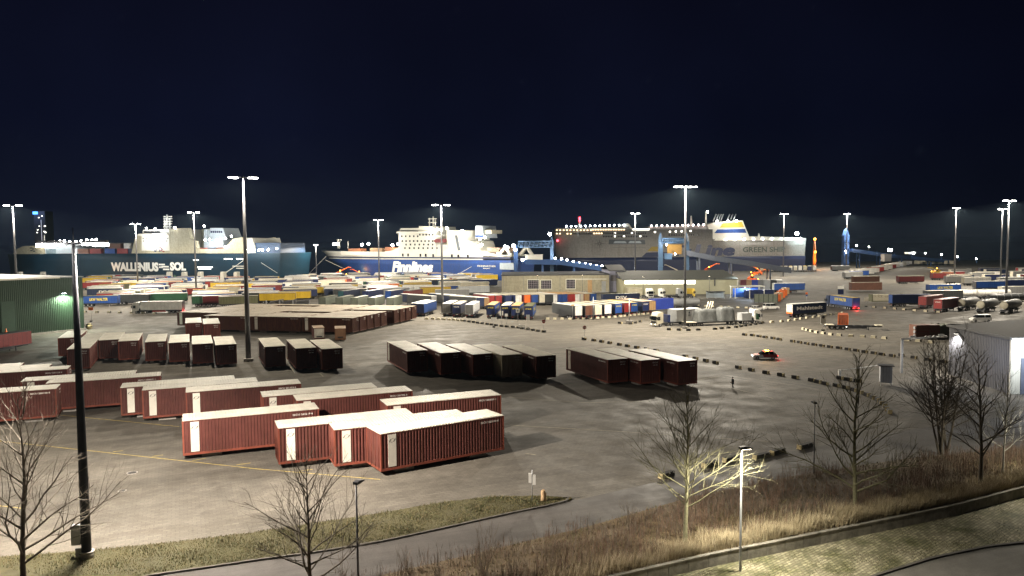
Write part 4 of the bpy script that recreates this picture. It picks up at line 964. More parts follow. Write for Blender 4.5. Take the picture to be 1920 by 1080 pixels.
spot('headlight_beam', (2.4,0,.75), 900, (1,.95,.85), R(60), .6, .08, (0, R(-88), 0), t)
p = G(1419, 582); car('white parked car, left one of the two behind the heavy truck', (p.x, p.y), R(12), wag, wagc, 1.8, pm('white'))
p = G(1442, 580.5); car('white parked car with red flank, right one of the two behind the heavy truck', (p.x+1, p.y+1), R(8), van, vanc, 1.9, pm('white'), lit=None)
p = G(1838, 603); car('white van parked before the tank trailers, dark windows', (p.x, p.y), R(176), van, vanc, 1.95, pm('white'), name='parked_van', cat='van')
# ------------------------------------------------------------------ ships
hullteal = M('hull_teal', (.0030,.022,.040), rough=.6, spec=.15, var=.2, scale=.08); hullcream = rusty('hull_cream', (.42,.385,.27), (.24,.17,.09), .4, .25)
shiplet = M('ship_lettering', (.84,.83,.76), rough=.5, var=.05)
hullblue = rusty('hull_blue', (.011,.042,.17), (.03,.035,.06), .5, .22); hullnavy = M('hull_navy', (.012,.018,.06), rough=.4)
shipwhite = M('ship_white', (.66,.64,.55), rough=.5, var=.10, scale=.1); hullgrey = rusty('ferry_hull', (.235,.225,.205), (.13,.10,.08), .45, .22)
deckgrey = M('deck_grey', (.22,.24,.25), rough=.7); pale = M('pale_blue_grey', (.42,.48,.52), rough=.5)
def hull(PL, st, beam, zb=-2.6):
    """st: (s at deck, s at water, deck z, half breadth fraction at deck, at water); near side lies on the plane, beam runs away"""
    def fn(mb):
        k = len(mb.v); c = beam/2; nn = 5
        for (sd, sw, zd, fd, fw) in st:
            for side in (-1, 1):
                for q in range(nn):
                    t = q/(nn-1); tt = t**1.7; mb.v.append((sw+(sd-sw)*tt, c+side*c*(fw+(fd-fw)*tt), zb+(zd-zb)*t))
        for i in range(len(st)-1):
            a = k+i*2*nn; b = a+2*nn
            for q in range(nn-1):
                mb.f.append((a+q, b+q, b+q+1, a+q+1)); mb.f.append((a+nn+q+1, b+nn+q+1, b+nn+q, a+nn+q)); mb.m += [0,0]; mb.sm += [True,True]
            mb.f.append((a+nn-1, b+nn-1, b+2*nn-1, a+2*nn-1)); mb.m.append(1); mb.sm.append(False)
        for e in (k, k+(len(st)-1)*2*nn):
            mb.f.append(tuple(e+q for q in range(nn))+tuple(e+nn+q for q in range(nn-1,-1,-1))); mb.m.append(0); mb.sm.append(False)
    return fn
class Ship:
    def __init__(s, name, label, p0, p1, beam):
        s.pl = Plane(p0, p1); s.beam = beam; s.t = thing(name, label, 'ship', (p0[0], p0[1], 0), s.pl.rot)
    def prism(s, name, pts, t0, t1, mat, cap=None): 
        mb = MB(); mb.prism(s.pl.P(pts), t0, t1, 0, None if cap is None else 1); return mb.build(name, mat if cap is None else [mat, cap], s.t)
    def xz(s, px, py): return s.pl.loc(px, py)
    def text(s, txt, x0, y0, x1, y1, mat, t=-.06, **k):
        a, b = s.xz(x0, y1), s.xz(x1, y0); return lettering(s.t, txt, b[0]-a[0], b[1]-a[1], mat, ((a[0]+b[0])/2, t, (a[1]+b[1])/2), **k)
    def dots(s, name, pts, sz, mat, t=-.08, sq=True):
        mb = MB()
        for (x, y) in pts:
            a = s.xz(x, y)
            if sq: mb.cbox((a[0], t, a[1]), (sz[0], .12, sz[1]))
            else: mb.ball((a[0], t, a[1]), sz, 0, 8, 5)
        return mb.build(name, mat, s.t)
def row(x0, x1, n, y0, y1=None): return [(x0+(x1-x0)*i/(n-1), y0+((y1 if y1 is not None else y0)-y0)*i/(n-1)) for i in range(n)]
windk = M('dark_window', (.02,.02,.025), rough=.2, var=0)
# ---- teal cargo ship
S = Ship('cargo_ship', 'long cargo ship with a dark teal hull and cream upper works, leftmost ship', Wp[0], Wp[1], 30); X = lambda px, fr=1.: S.pl.loc(px, 480, 15*(1-fr))[0]
zd = S.xz(250, 475.5)[1]
mb = MB(); hull(S.pl, [(X(14,.10),X(19,.04),zd,.10,.04),(X(22,.42),X(28,.25),zd,.42,.25),(X(44,.74),X(52,.6),zd,.74,.6),(X(82,.95),X(88,.85),zd,.95,.85),(X(130),X(130),zd,1,1),(X(526),X(520),zd,1,.95)], 30)(mb); mb.build('hull', [hullteal, deckgrey], S.t)
S.prism('forecastle', [(14,476.5),(19,468),(33,461.5),(62,460.5),(72,466),(79,476.5)], 4, 26, hullcream)
S.prism('bulwark', [(247,475),(255,440.5),(300,440),(322,428.5),(353,427.5),(358,447),(367,452),(369.5,466.5),(419,466.5),(438,447.5),(456,444.5),(456,475)], -.25, 2.5, hullcream)
S.prism('bulwark', [(247,475),(255,440.5),(300,440),(322,428.5),(353,427.5),(358,447),(367,452),(369.5,466.5),(419,466.5),(438,447.5),(456,444.5),(456,475)], 27, 30.2, hullcream)
S.prism('superstructure', [(267,470),(267,443),(270,431),(318,429.5),(319,470)], -.6, 28, shipwhite)
S.prism('bridge_wing', [(262,442),(263,438.5),(318,437.5),(318,441)], -2, 31, shipwhite)
S.dots('bridge_window', row(273,300,9,435), (1.6,1.0), windk, -.7); S.dots('cabin_window', row(270,316,8,447)+row(271,314,6,452), (.7,.7), windk, -.7)
S.prism('casing', [(369,472),(369,430),(374,430),(374,448),(405,448),(406,472)], 6, 24, pale)
S.prism('funnel', [(375,448),(376,427),(400,427),(408,448)], 8, 22, pale); S.dots('funnel_lettering', row(379,398,6,434.5), (1.2,1.3), hullnavy, 7.9)
S.prism('stern_house', [(456,476),(457,446),(468,446),(473,462),(473,476)], 2, 28, shipwhite)
S.prism('ramp_tower', [(470,512),(470,455),(519,455.5),(520,512)], 3, 27, M('ramp_tower_blue', (.03,.06,.12), rough=.5)); S.dots('tower_rib', row(500,518,6,488), (.5,9), M('rib_blue', (.06,.14,.25)), 2.9)
S.prism('stern_ramp', [(469,484),(482,483),(484,506),(472,507)], 1.5, 2.8, yellow); S.prism('ramp_plate', [(471.5,486),(480,485.5),(481.5,504),(474,504.5)], 1.3, 1.48, M('ramp_tan', (.30,.22,.10)))
S.prism('stern_door', [(485,488),(507,488),(508,507),(486,508)], 2.0, 2.9, shipwhite)
mb = MB()
for x, y0, y1 in ((304,430,402),(300,430,412),(309,430,411)):
    a, b2 = S.xz(x, y0), S.xz(x, y1); mb.tube([(a[0],4,a[1]),(b2[0],4,b2[1])], .6, 6)
for y in (406, 410, 415, 420, 425): a, b2 = S.xz(298,y), S.xz(313,y); mb.box(a[0], b2[0], 3.6, 4.4, a[1]-.3, a[1]+.3)
mb.build('radar_mast', shipwhite, S.t); q = S.xz(306, 418); point('mast_light', (q[0], -5, q[1]), 4500, (.82,.88,1), .5, S.t); q = S.xz(293, 447); point('bridge_light', (q[0], -8, q[1]), 5000, (.85,.9,1), .5, S.t); q = S.xz(392, 452); point('casing_light', (q[0], -6, q[1]), 5000, (.82,.88,1), .5, S.t)
a, b2 = S.xz(53,462), S.xz(53,440); mb = MB(); mb.tube([(a[0],12,a[1]),(b2[0],12,b2[1])], .4, 6); mb.build('bow_mast', shipwhite, S.t)
S.prism('cargo_ramp', [(78,476),(76,464),(90,460),(130,461),(140,475)], 3, 27, pale)
S.prism('deck_frame', [(95,462),(95,457.5),(188,455),(190,458)], 3, 27, deckgrey)
S.text('WALLENIUS', 208.5,492,297,508.5, shiplet, bold=.06); S.text('SOL', 319,491.5,348.5,507.5, shiplet, bold=.06)
mb = MB()
for (x0, x1, y) in ((298,309,496),(303,316,500),(306,317,505),(298,305,501)): a, b2 = S.xz(x0, y+1.4), S.xz(x1, y-1.4); mb.box(a[0], b2[0], -.1, .1, a[1], b2[1])
mb.build('hull_emblem', shiplet, S.t)
mb = MB()
for (x0, y0, x1, y1, m) in ((289,465,292,472,0),(293,471,297,464,0),(298,464,301,472,0),(300,463,307,468,1),(300,468,309,472,1),(303,464,305,471,0)):
    a, b2 = S.xz(x0, y0), S.xz(x1, y1); mb.tube([(a[0],-.4,a[1]),(b2[0],-.4,b2[1])], .35, 5, m)
mb.build('side_emblem', [hullblue, pm('red')], S.t)
S.dots('hull_emblem', [(48,465),(52,467),(49,470),(54,471)], (2.2,.7), hullteal, 3.9)
S.dots('port_light', row(422,434,5,485.5)+row(445,454,4,485.5)+row(364,371,3,487.5)+row(372,397,8,501)+row(374,394,7,504), (1.3,.6), LAMPS); S.dots('hull_marking', row(439,456,5,499)+row(446,456,3,503), (2.6,.5), shipwhite)
S.dots('deck_lamp', [(71,461),(82,458),(92,457),(100,453),(110,452),(118,452),(128,453),(140,453.5),(150,452),(160,450.5),(170,450),(178,449.5)], .75, LAMP, 1, False)
S.dots('deck_lamp', [(277,428),(293,429),(330,426.5),(385,424),(387,450),(395,449),(409,449),(425,447),(436,443),(462,466),(468,468),(478,468),(487,469),(494,468.5),(505,468),(521,466),(424,463),(400,457)], .55, LAMP, -1, False)
for s_, pw in ((X(100), 5000),(X(150), 5000),(X(285), 6000),(X(400), 7000),(X(440), 7000),(X(500), 6000)):
    point('deck_light', (s_, -9, zd+9), pw*1.1, (1,.96,.88), .6, S.t)
for s_ in (X(70), X(190), X(330), X(420)): point('hull_fill_light', (s_, -24, 17), 13000, (.95,.95,.92), .8, S.t)  # added fill points brighten the hull; no quay lamps stand here
mb = MB()
for (x0,y0,x1,y1) in ((425,516,455,490),(428,516,458,487),(500,492,520,512)): a, b2 = S.xz(x0,y0), S.xz(x1,y1); mb.tube([(a[0],-5,a[1]),(b2[0],0,b2[1])], .12, 5)
mb.build('mooring_line', shipwhite, S.t)
for k, px in enumerate((37, 80, 317, 345, 375, 418, 443)):
    q = S.pl.loc(px, 505, -5); p_ = S.pl.p0+S.pl.d*q[0]-S.pl.n*5; tq = thing('quay_block', 'cream sloping quay block in front of the teal hull, %s from the bow' % ordw(k), 'quay block', (p_.x, p_.y, 0), S.pl.rot, 'quay blocks before the teal ship')
    zt_ = AT(px, 509.5, p_.y).z; mb = MB(); mb.prism([(-1.9,0),(1.9,0),(1.5,zt_),(-.8,zt_)], -1.2, 1.2); mb.prism([(-1.2,zt_-1.8),(.2,zt_-1.8),(.2,zt_-.6),(-1.0,zt_-.6)], -1.26, -1.201); mb.build('block_body', cream, tq)
# cargo on its weather deck
dk = [(88,470,12,'teal'),(108,471,12,'grey'),(128,471,13,'maroon'),(148,470,13,'brown'),(170,470,13,'maroon'),(196,471,12,'blue'),(222,471,12,'red'),(236,468,9,'navy'),(205,461,14,'brown'),(230,460,6,'white'),(385,463,12,'navy'),(406,463,10,'maroon'),(374,463,8,'red')]
for k, (px, py, L, c) in enumerate(dk):
    a = S.xz(px, py); p = S.pl.p0+S.pl.d*a[0]+S.pl.n*(4.2+(k % 3)*.5); z = zd+.03 if k not in (8, 9) else zd+3.45
    sea_box('%s container on the teal ship deck, %s from its bow' % (c, ordw(k)), (p.x, p.y), S.pl.rot, c, L*.8, 2.5, 3.4, z=z, group='containers on the teal ship deck')
# ---- blue and white ship
S = Ship('roro_ship', 'blue hulled ship with a tall white bridge, slanted white letters on its side', Fp[0], Fp[1], 26); X = lambda px, fr=1.: S.pl.loc(px, 490, 13*(1-fr))[0]
zw = S.xz(760, 486.5)[1]; zs = S.xz(760, 482)[1]
mb = MB(); hull(S.pl, [(X(618,.06),X(648,.01),zw,.06,.01),(X(642,.60),X(668,.3),zw,.60,.3),(X(690),X(700),zw,.97,.85),(X(740),X(740),zw,1,1),(X(958),X(955),zw,1,.96)], 26)(mb); mb.build('hull', [hullblue, deckgrey], S.t)
zt = S.xz(690, 474)[1]
mb = MB(); hull(S.pl, [(X(603,.10),X(617,.06),zt+1.5,.10,.06),(X(616,.45),X(628,.35),zt+1.3,.45,.35),(X(634,.72),X(642,.62),zt+1,.72,.62),(X(690),X(690),zt,1.004,.97),(X(750),X(750),zt,1.008,1.008),(X(906),X(906),zt,1.008,1.008)], 26, zb=zw+.02)(mb); mb.build('upper_hull', [shipwhite, deckgrey], S.t)
z1, z2 = S.xz(760,484.4)[1], S.xz(760,481.6)[1]
mb = MB(); hull(S.pl, [(X(613,.10),X(615,.09),z2,.10,.09),(X(638,.68),X(640,.66),z2,.68,.66),(X(690),X(690),z2,1.02,1.01),(X(750),X(750),z2,1.02,1.02),(X(957),X(957),z2,1.02,1.02)], 26, zb=z1)(mb); mb.build('stripe', [hullnavy, hullnavy], S.t)
S.prism('bulwark', [(640,478),(640,471),(660,471.5),(720,472),(735,470),(748,464),(748,478)], -.1, 1.0, shipwhite)
S.prism('superstructure', [(748,480),(748,436.5),(752,428),(786,427.5),(786,424),(806,424.5),(808,440),(818,442),(819,480)], -.3, 26, shipwhite)
S.prism('bridge_wing', [(747,437),(748,434),(806,434),(806,437)], -2, 28, shipwhite); S.dots('bridge_window', row(751,784,12,434.8), (1.9,1.5), windk, -.9)
S.prism('after_house', [(819,480),(819,458),(838,458),(838,432),(871,432),(871,450),(878,452),(884,470),(906,478),(906,481)], -.2, 26, shipwhite)
S.prism('stair_recess', [(853,441),(858,441),(864,469),(859,470)], -.26, .5, M('recess_grey', (.10,.11,.12)))
S.prism('funnel', [(880,446),(880.5,423),(893,423),(896.5,446)], 6, 20, pale); S.prism('funnel_band', [(880.4,444.5),(880.5,441),(895.6,441),(896,444.5)], 5.8, 20.2, hullblue)
S.prism('exhaust_block', [(896,438),(896,431),(909,431),(909,438)], 7, 18, hullcream)
S.prism('stern_deck', [(884,480),(884,470),(896,470),(935,478),(952,479),(958,481)], 0, 26, shipwhite); S.prism('stern_gantry', [(930,479),(944,462),(947,462),(958,479),(953,479),(946,467),(936,479)], .5, 2, shipwhite); S.prism('stern_gantry', [(930,479),(944,462),(947,462),(958,479),(953,479),(946,467),(936,479)], 23, 25, shipwhite)
S.prism('stern_house', [(908,472),(908,464),(930,465),(930,474)], 3, 23, M('weathered_brown', (.30,.20,.14))); S.prism('stern_opening', [(938,505),(938,493),(964,493),(964,506)], -.5, .5, pale)
S.dots('cabin_window', row(788,812,5,440)+row(762,812,7,458.5)+row(760,820,8,465.2)+row(754,784,5,443)+row(755,812,9,452), (1.2,1.2), windk, -.4); S.dots('cabin_window', [(756,478),(766,478),(789,478.5),(799,478.5),(813,479),(848,479.5),(860,480),(878,480)], (1.5,1.9), windk, -.4)
S.prism('lifeboat', [(816,452),(819,448),(836,448),(839,452),(836,455),(819,455)], -1.5, .2, pm('maroon')); S.prism('lifeboat', [(823,461),(826,459),(838,459),(839,462)], -1.2, .2, pm('white'))
for x in range(642, 745, 9):
    pass
S.prism('deck_house', [(645,474),(645,466),(668,466),(668,474)], 4, 10, M('deck_orange', (.42,.16,.07))); S.prism('deck_house', [(686,474),(686,465),(708,465),(708,474)], 4, 9, M('deck_tan', (.38,.24,.13))); S.prism('deck_house', [(716,474),(716,463),(738,465),(742,474)], 3, 9, M('deck_orange', (.42,.16,.07)))
mb = MB()
for x, y0, y1 in ((618,466,448),(621,466,452),(637,466,452),(790,425,408),(797,425,405),(801,425,411)): a, b2 = S.xz(x,y0), S.xz(x,y1); mb.tube([(a[0],8,a[1]),(b2[0],8,b2[1])], .45, 6)
for (x0, x1, y) in ((616,624,450),(788,803,410),(788,803,417)): a, b2 = S.xz(x0,y), S.xz(x1,y); mb.box(a[0], b2[0], 7.6, 8.4, a[1]-.3, a[1]+.3)
mb.build('mast', shipwhite, S.t)
S.text('Finnlines', 735,490.5,812,510, shiplet, shear=.22, bold=.055); S.text('FINNPARTNER', 895.5,497.6,930,500.2, shipwhite, bold=.02); S.text('MALM\u00d6', 906,502,919,504.2, shipwhite, bold=.02)
S.dots('deck_lamp', [(675,459),(687,457),(732,460),(743,457.5),(622,458),(628,457)], .9, LAMP, 2, False)
S.dots('deck_lamp', [(814,431),(818,434),(822,430),(829.5,431),(840,428),(869,433),(870,438),(868,459),(880,461),(884,466),(893,466),(899,462),(905,459),(902,448),(911,445),(898,471),(889,470),(936,476),(949,462),(954,464)], .8, LAMP, -1.2, False)
for s_, z_, pw in ((X(675), zt+11, 7000),(X(735), zt+10, 5000),(X(820), zt+18, 9000),(X(880), zt+10, 9000),(X(930), zt+9, 8000)): point('deck_light', (s_, -8, z_), pw*1.5, (1,.93,.80), .6, S.t)
for s_ in (X(622), X(690), X(780), X(880)): point('hull_fill_light', (s_, -26, 17), 26000, (1,.95,.85), .8, S.t)  # bare points added to brighten the hull and bow
mb = MB()
for (x0,y0,x1,y1) in ((590,512,612,480),(620,487,646,504),(868,514,884,500)): a, b2 = S.xz(x0,y0), S.xz(x1,y1); mb.tube([(a[0],-5,a[1]),(b2[0],0,b2[1])], .12, 5)
mb.build('mooring_line', shipwhite, S.t)
# ---- grey ferry
S = Ship('ferry', 'long grey ferry with a gold and blue striped funnel, rightmost ship', Tp[0], Tp[1], 30); X = lambda px: S.xz(px, 480)[0]
zd = S.xz(1200, 431)[1]; zst = S.xz(1460, 447)[1]; zb_ = S.xz(1250, 482)[1]
mb = MB(); hull(S.pl, [(X(1037.5),X(1047),zd,.30,.05),(X(1050),X(1062),zd,.72,.45),(X(1085),X(1095),zd,.98,.9),(X(1140),X(1140),zd,1,1),(X(1336),X(1336),zd,1,1)], 30)(mb)
hull(S.pl, [(X(1336),X(1336),zst,1,1),(X(1511),X(1508),zst,1,.98)], 30)(mb); mb.build('hull', [hullgrey, deckgrey], S.t)
mb = MB(); hull(S.pl, [(X(1044),X(1047),zb_,.45,.07),(X(1062),X(1064),zb_,.80,.5),(X(1095),X(1096),zb_,1.0,.92),(X(1140),X(1140),zb_,1.006,1.006),(X(1510),X(1509),zb_,1.006,1.0)], 30)(mb); mb.build('blue_belt', [hullnavy, hullnavy], S.t)
S.prism('top_deck', [(1043,432),(1043,427.5),(1170,426.5),(1178,424),(1186,431)], 1, 29, hullgrey); S.prism('sun_deck', [(1217,431),(1217,424.5),(1327,422.5),(1327,431)], 1.5, 28.5, hullgrey)
S.prism('bridge_house', [(1170,431),(1172,419.5),(1180,419.5),(1188,431)], 2, 28, shipwhite)
S.prism('funnel', [(1326,421),(1345,416),(1393,413.5),(1408,449),(1338,451)], 1.0, 27, shipwhite)
S.prism('funnel_band_gold', [(1350,426.8),(1356,418),(1391.5,415.5),(1396,426.3)], .8, 27.2, yellow); S.prism('funnel_band_blue', [(1340,437),(1345.5,430),(1397.5,429),(1400.5,436.5)], .8, 27.2, hullblue)
S.prism('stern_deck', [(1338,451),(1345,446),(1412,443),(1505,446),(1509,451)], -.4, 29, shipwhite)
mb = MB()
for x in (1342,1347,1352,1356,1368,1374,1380): a, b2 = S.xz(x,414.5), S.xz(x+6,400.5); mb.tube([(a[0],8,a[1]),(b2[0],8,b2[1])], .5, 6)
mb.build('exhaust_pipe', galv, S.t)
mb = MB()
for x, y0, y1 in ((1300,423,404),(1328,422,396),(1088,427,408),(1428,444,437)): a, b2 = S.xz(x,y0), S.xz(x,y1); mb.tube([(a[0],7,a[1]),(b2[0],7,b2[1])], [.9,.5], 6)
mb.build('mast', shipwhite, S.t)
S.dots('cabin_window_lit', row(1044,1108,11,431.6)+row(1112,1170,13,430.6)+row(1044,1050,2,438)+row(1064,1070,2,438.2)+row(1114,1128,4,437.5), (1.15,.9), lampmat('window_warm', (1,.72,.42), 3.0))
S.dots('cabin_window_lit', row(1188,1216,10,430)+[(1153,437),(1153,443),(1170,443),(1185,437),(1201,443),(1228,435),(1256,434.5),(1267,434),(1278,433.8),(1295,433)], (1.3,1.1), LAMPS)
S.dots('cabin_window', row(1074,1108,9,438.3)+row(1132,1210,20,437.2)+row(1132,1212,18,443.4)+row(1255,1310,13,440.5), (1.1,1.1), windk)
S.dots('deck_lamp', row(1062,1170,13,424.5,422), .62, LAMPC, .8, False); S.dots('deck_lamp', row(1222,1320,11,423.5,421.4), .6, lampmat('lamp_rose', (1,.80,.78), 30), 1, False)
S.dots('deck_lamp', [(1345,415),(1365,414.5),(1381,414.2),(1327,397)], .8, LAMP, .5, False); S.dots('deck_lamp', row(1360,1500,9,449.5,446.5), .5, LAMP, -.6, False)
S.dots('signal_lamp', [(1088,408.5),(1088,413),(1046,451)], .9, lampmat('signal_red', (1,.04,.06), 14), 5, False); S.dots('stern_floodlight', [(1496,438)], 1.5, LAMPC, 2, False)
S.prism('boat_recess', [(1141,458),(1142,449),(1209,450),(1210,458)], -.12, .8, M('recess_grey', (.10,.11,.12))); S.prism('lifeboat', [(1150,456),(1153,452),(1172,452),(1175,456)], -.5, .6, pale); S.prism('lifeboat', [(1178,456),(1181,452),(1200,452),(1203,456)], -.5, .6, pale)
mb = MB()
for (x0,x1,y) in ((1040,1128,465),(1148,1210,464),(1395,1508,459.8)): a, b2 = S.xz(x0,y+.5), S.xz(x1,y-.5); mb.box(a[0], b2[0], -.15, .1, a[1], b2[1])
mb.build('fender_line', M('recess_grey', (.10,.11,.12)), S.t)
S.prism('gold_flash', [(1213,471),(1222,462.5),(1246,462),(1240,471)], -.12, .3, M('flash_gold', (.30,.22,.04))); S.prism('blue_flash', [(1203,482),(1212,473.5),(1262,472.5),(1256,481.5)], -.12, .3, hullnavy)
S.text('TT', 1246,459,1284,480, hullnavy, shear=.18, bold=.05); S.text('-', 1287,467,1297,471, hullnavy, shear=.18, bold=.05); S.text('Line', 1300,457.5,1378,480.5, hullnavy, shear=.18, bold=.05)
S.text('GREEN SHIP', 1393,462.5,1472,473, M('letter_green_grey', (.07,.09,.075), rough=.6), bold=.02); S.text('LNG POWERED', 1388,475,1458,479.5, M('letter_faint', (.17,.16,.14), rough=.6))
mb = MB(); a = S.xz(1124, 457)   # faint compass star painted on the side
for k in range(8):
    r1 = 5.5 if k % 2 == 0 else 3.2; an = k*math.pi/4
    f = [(a[0]+r1*math.cos(an), -.07, a[1]+r1*.8*math.sin(an)), (a[0]+.7*math.cos(an+.6), -.07, a[1]+.7*math.sin(an+.6)), (a[0]+.7*math.cos(an-.6), -.07, a[1]+.7*math.sin(an-.6))]; mb.face(f)
mb.build('painted_star', M('star_grey', (.13,.12,.11)), S.t)
for s_, z_, pw, c in ((X(1366), zst+14, 9000, (1,.97,.9)),(X(1380), zst+5, 5000, (1,.97,.9)),(X(1492), zst+4, 22000, (.75,.95,1)),(X(1110), zd+5, 120, (.6,.7,1)),(X(1270), zd+4, 300, (1,.9,.9))): point('deck_light', (s_, -7, z_), pw, c, .7, S.t)
for s_ in (X(1075), X(1200), X(1330), X(1450)): point('hull_fill_light', (s_, -34, 20), 10500, (1,.93,.82), .8, S.t)  # added fill for the ferry side, without any fixture
# ------------------------------------------------------------------ blue link-span bridges
brblue = M('bridge_blue', (.030,.075,.20), rough=.5, var=.2, scale=.2); brpale = M('bridge_pale_blue', (.085,.155,.26), rough=.5, var=.2, scale=.2)
def bridge(label, Y, pylons, truss=None, deck=None, gate=None, lamps=(), houses=(), Y1=None, deckm=None):
    x0 = AT(pylons[0][0], 480, Y); t = thing('ferry_bridge', label, 'bridge', (x0.x, Y, 0), 0.)
    P = lambda px, py, YY=Y: AT(px, py, YY)-Vector((x0.x, Y, 0))
    for (px, yt, yb, wpx, mat) in pylons:
        a, b2 = P(px, yt), P(px, yb); w2 = wpx/2/FPX*Y; z0 = -2.5
        mb = MB(); mb.cbox((a.x, 3, (z0+a.z*.82)/2), (w2*2, w2*2, a.z*.82-z0)); mb.tube([(a.x,3,a.z*.8),(a.x,3,a.z*.92),(a.x,3,a.z)], [w2*1.3,w2*.9,.25], 4, smooth=False)
        for k in range(5): zz = z0+(a.z*.8-z0)*k/5; mb.cbox((a.x, 3, zz+1), (w2*2.4, w2*2.4, .4))
        mb.build('pylon', mat, t)
    if truss:
        (xa, xb, yt, yb) = truss; mb = MB(); a0, a1 = P(xa, yt), P(xb, yt); b0, b1 = P(xa, yb), P(xb, yb); n = 9
        for yy in (1.2, 4.8):
            mb.tube([(a0.x,yy,a0.z),(a1.x,yy,a0.z+(a1.z-a0.z))], .38, 5); mb.tube([(b0.x,yy,b0.z),(b1.x,yy,b1.z)], .38, 5)
            for k in range(n):
                q0 = a0.lerp(a1, k/n); r0 = b0.lerp(b1, k/n); r1 = b0.lerp(b1, (k+1)/n)
                mb.tube([(q0.x,yy,q0.z),(r1.x,yy,r1.z)], .24, 4); mb.tube([(q0.x,yy,q0.z),(r0.x,yy,r0.z)], .24, 4)
        mb.box(a0.x, a1.x, 1.4, 4.6, a0.z-.1, a0.z+.15); mb.build('truss', brpale, t)
    if deck:
        mb = MB(); pts = [P(*q) for q in deck]; th = 1.6; Y1_ = Y1 or 0
        for i in range(len(pts)-1):
            a, b2 = pts[i], pts[i+1]; y0, y1 = Y1_*i/(len(pts)-1), Y1_*(i+1)/(len(pts)-1)
            for (s0, s1, dz0, dz1) in ((-3.5, 3.5, -th, -th+.5), (-3.7, -3.4, -th-.3, .9), (3.4, 3.7, -th-.3, .9)):
                vs = []
                for (pp, yy) in ((a, y0), (b2, y1)):
                    for (s_, dz) in ((s0,dz0),(s1,dz0),(s1,dz1),(s0,dz1)): vs.append((pp.x, yy+s_, pp.z+dz))
                mb.add(vs, [(0,1,2,3),(7,6,5,4),(0,4,5,1),(1,5,6,2),(2,6,7,3),(3,7,4,0)])
            k_ = max(1, int((b2-a).length/14))
            for k in range(k_):
                q = a.lerp(b2, k/k_); mb.cbox((q.x, -3.75, q.z-.4), (.4, .3, 2.4))
            if min(a.z, b2.z) > 2.5:
                q = a.lerp(b2, .5)
                for s_ in (-2.6, 2.6): mb.tube([(q.x, (y0+y1)/2+s_, -.5),(q.x, (y0+y1)/2+s_, q.z-th)], .5, 8)
        mb.build('ramp_deck', deckm or brblue, t)
    if gate: (xa, xb, yt, yb, mat) = gate; a, b2 = P(xa, yb), P(xb, yt); mb = MB(); mb.box(a.x, b2.x, 2.5, 3.1, a.z, b2.z); [mb.box(a.x, b2.x, 2.4, 2.49, a.z+(b2.z-a.z)*k/5, a.z+(b2.z-a.z)*k/5+.25) for k in range(5)]; mb.build('gate_panel', mat, t)
    for (xa, xb, yt, yb, mat, nm_) in houses: a, b2 = P(xa, yb), P(xb, yt); mb = MB(); mb.box(a.x, b2.x, -3, 3, a.z, b2.z); mb.box(a.x-.2, b2.x+.2, -3.2, 3.2, b2.z, b2.z+.3); mb.build(nm_, mat, t)
    if lamps:
        mb = MB(); mp = MB()
        for (px, py, r) in lamps:
            q = P(px, py); mb.ball((q.x, -3.9, q.z), r, 0, 8, 5); mp.tube([(q.x,-3.5,q.z-2.2),(q.x,-3.6,q.z)], .1, 4)
        mb.build('lamp', LAMP, t); mp.build('lamp_post', galv, t)
        for (px, py, r) in lamps[::3]: q = P(px, py); point('ramp_light', (q.x, -5, q.z+1), 2600, (.85,.9,1), .4, t)
    return t
bridge('blue lattice ferry bridge between the blue ship and the grey ferry, lamps along its ramp', 440, [(967,459,512,8,brblue),(1035,444,492,6,brpale)], (972,1036,452.5,463.5), [(984,489),(1050,490),(1100,497),(1165,507)], None,
       [(1040,484,.5),(1052,485,.55),(1062,487,.55),(1074,491,.7),(1085,493.5,.7),(1096,495,.7),(1106,496.5,.7),(1117,498,.7),(1127,499,.7),(1137,500,.7),(1148,502,.7),(1155,503.5,.5),(1161,505.5,.6),(963,461,1.0),(1030,439,.9),(966,468,.9),(980,487,.8)], [(985,1017,478,489,shipwhite,'control_house')], Y1=-8)
bridge('blue twin towered ferry bridge with an ochre gate before the grey ferry', 430, [(1240.5,436,503,7.5,brpale),(1290,436,503,7.5,brpale)], (1243,1288,447,455.5), [(1284,472),(1330,482),(1390,491),(1455,503)], (1253,1280,458,477,M('gate_ochre', (.35,.20,.05), rough=.6)), [(1247,459,.5),(1263,476,.4)], [(1247,1258,476,486,brpale,'control_house')], Y1=-20, deckm=M('bridge_grey', (.10,.115,.15), rough=.6))
t = bridge('long blue ramp bridge climbing from the right yard to a blue tower', 610, [(1589,427,490,10,brblue)], None, [(1594,468),(1640,472.5),(1705,480),(1760,484),(1860,492)], None, [(1602,460.5,.6),(1582,471,.6),(1583,474,.5),(1662,469,.8),(1667,468.5,.8),(1662,467,.6),(1708,474.5,.6),(1625,463,.5),(1730,474.5,.5),(1760,477,.5),(1790,481,.5),(1825,485,.5)], [(1655,1668,477,490,M('pier_brown', (.12,.11,.10)),'pier_house'),(1700,1712,473.5,476,shipwhite,'sign_board')], Y1=60)  # small lamps spaced along the lower ramp are added to light it
b, H = mfrom(1588.5, 401, 606); mast((b[0], b[1], 0), H, 'floodlight mast rising out of the blue bridge tower on the right', power=560000, r0=.5, ring=False, rz=.2)
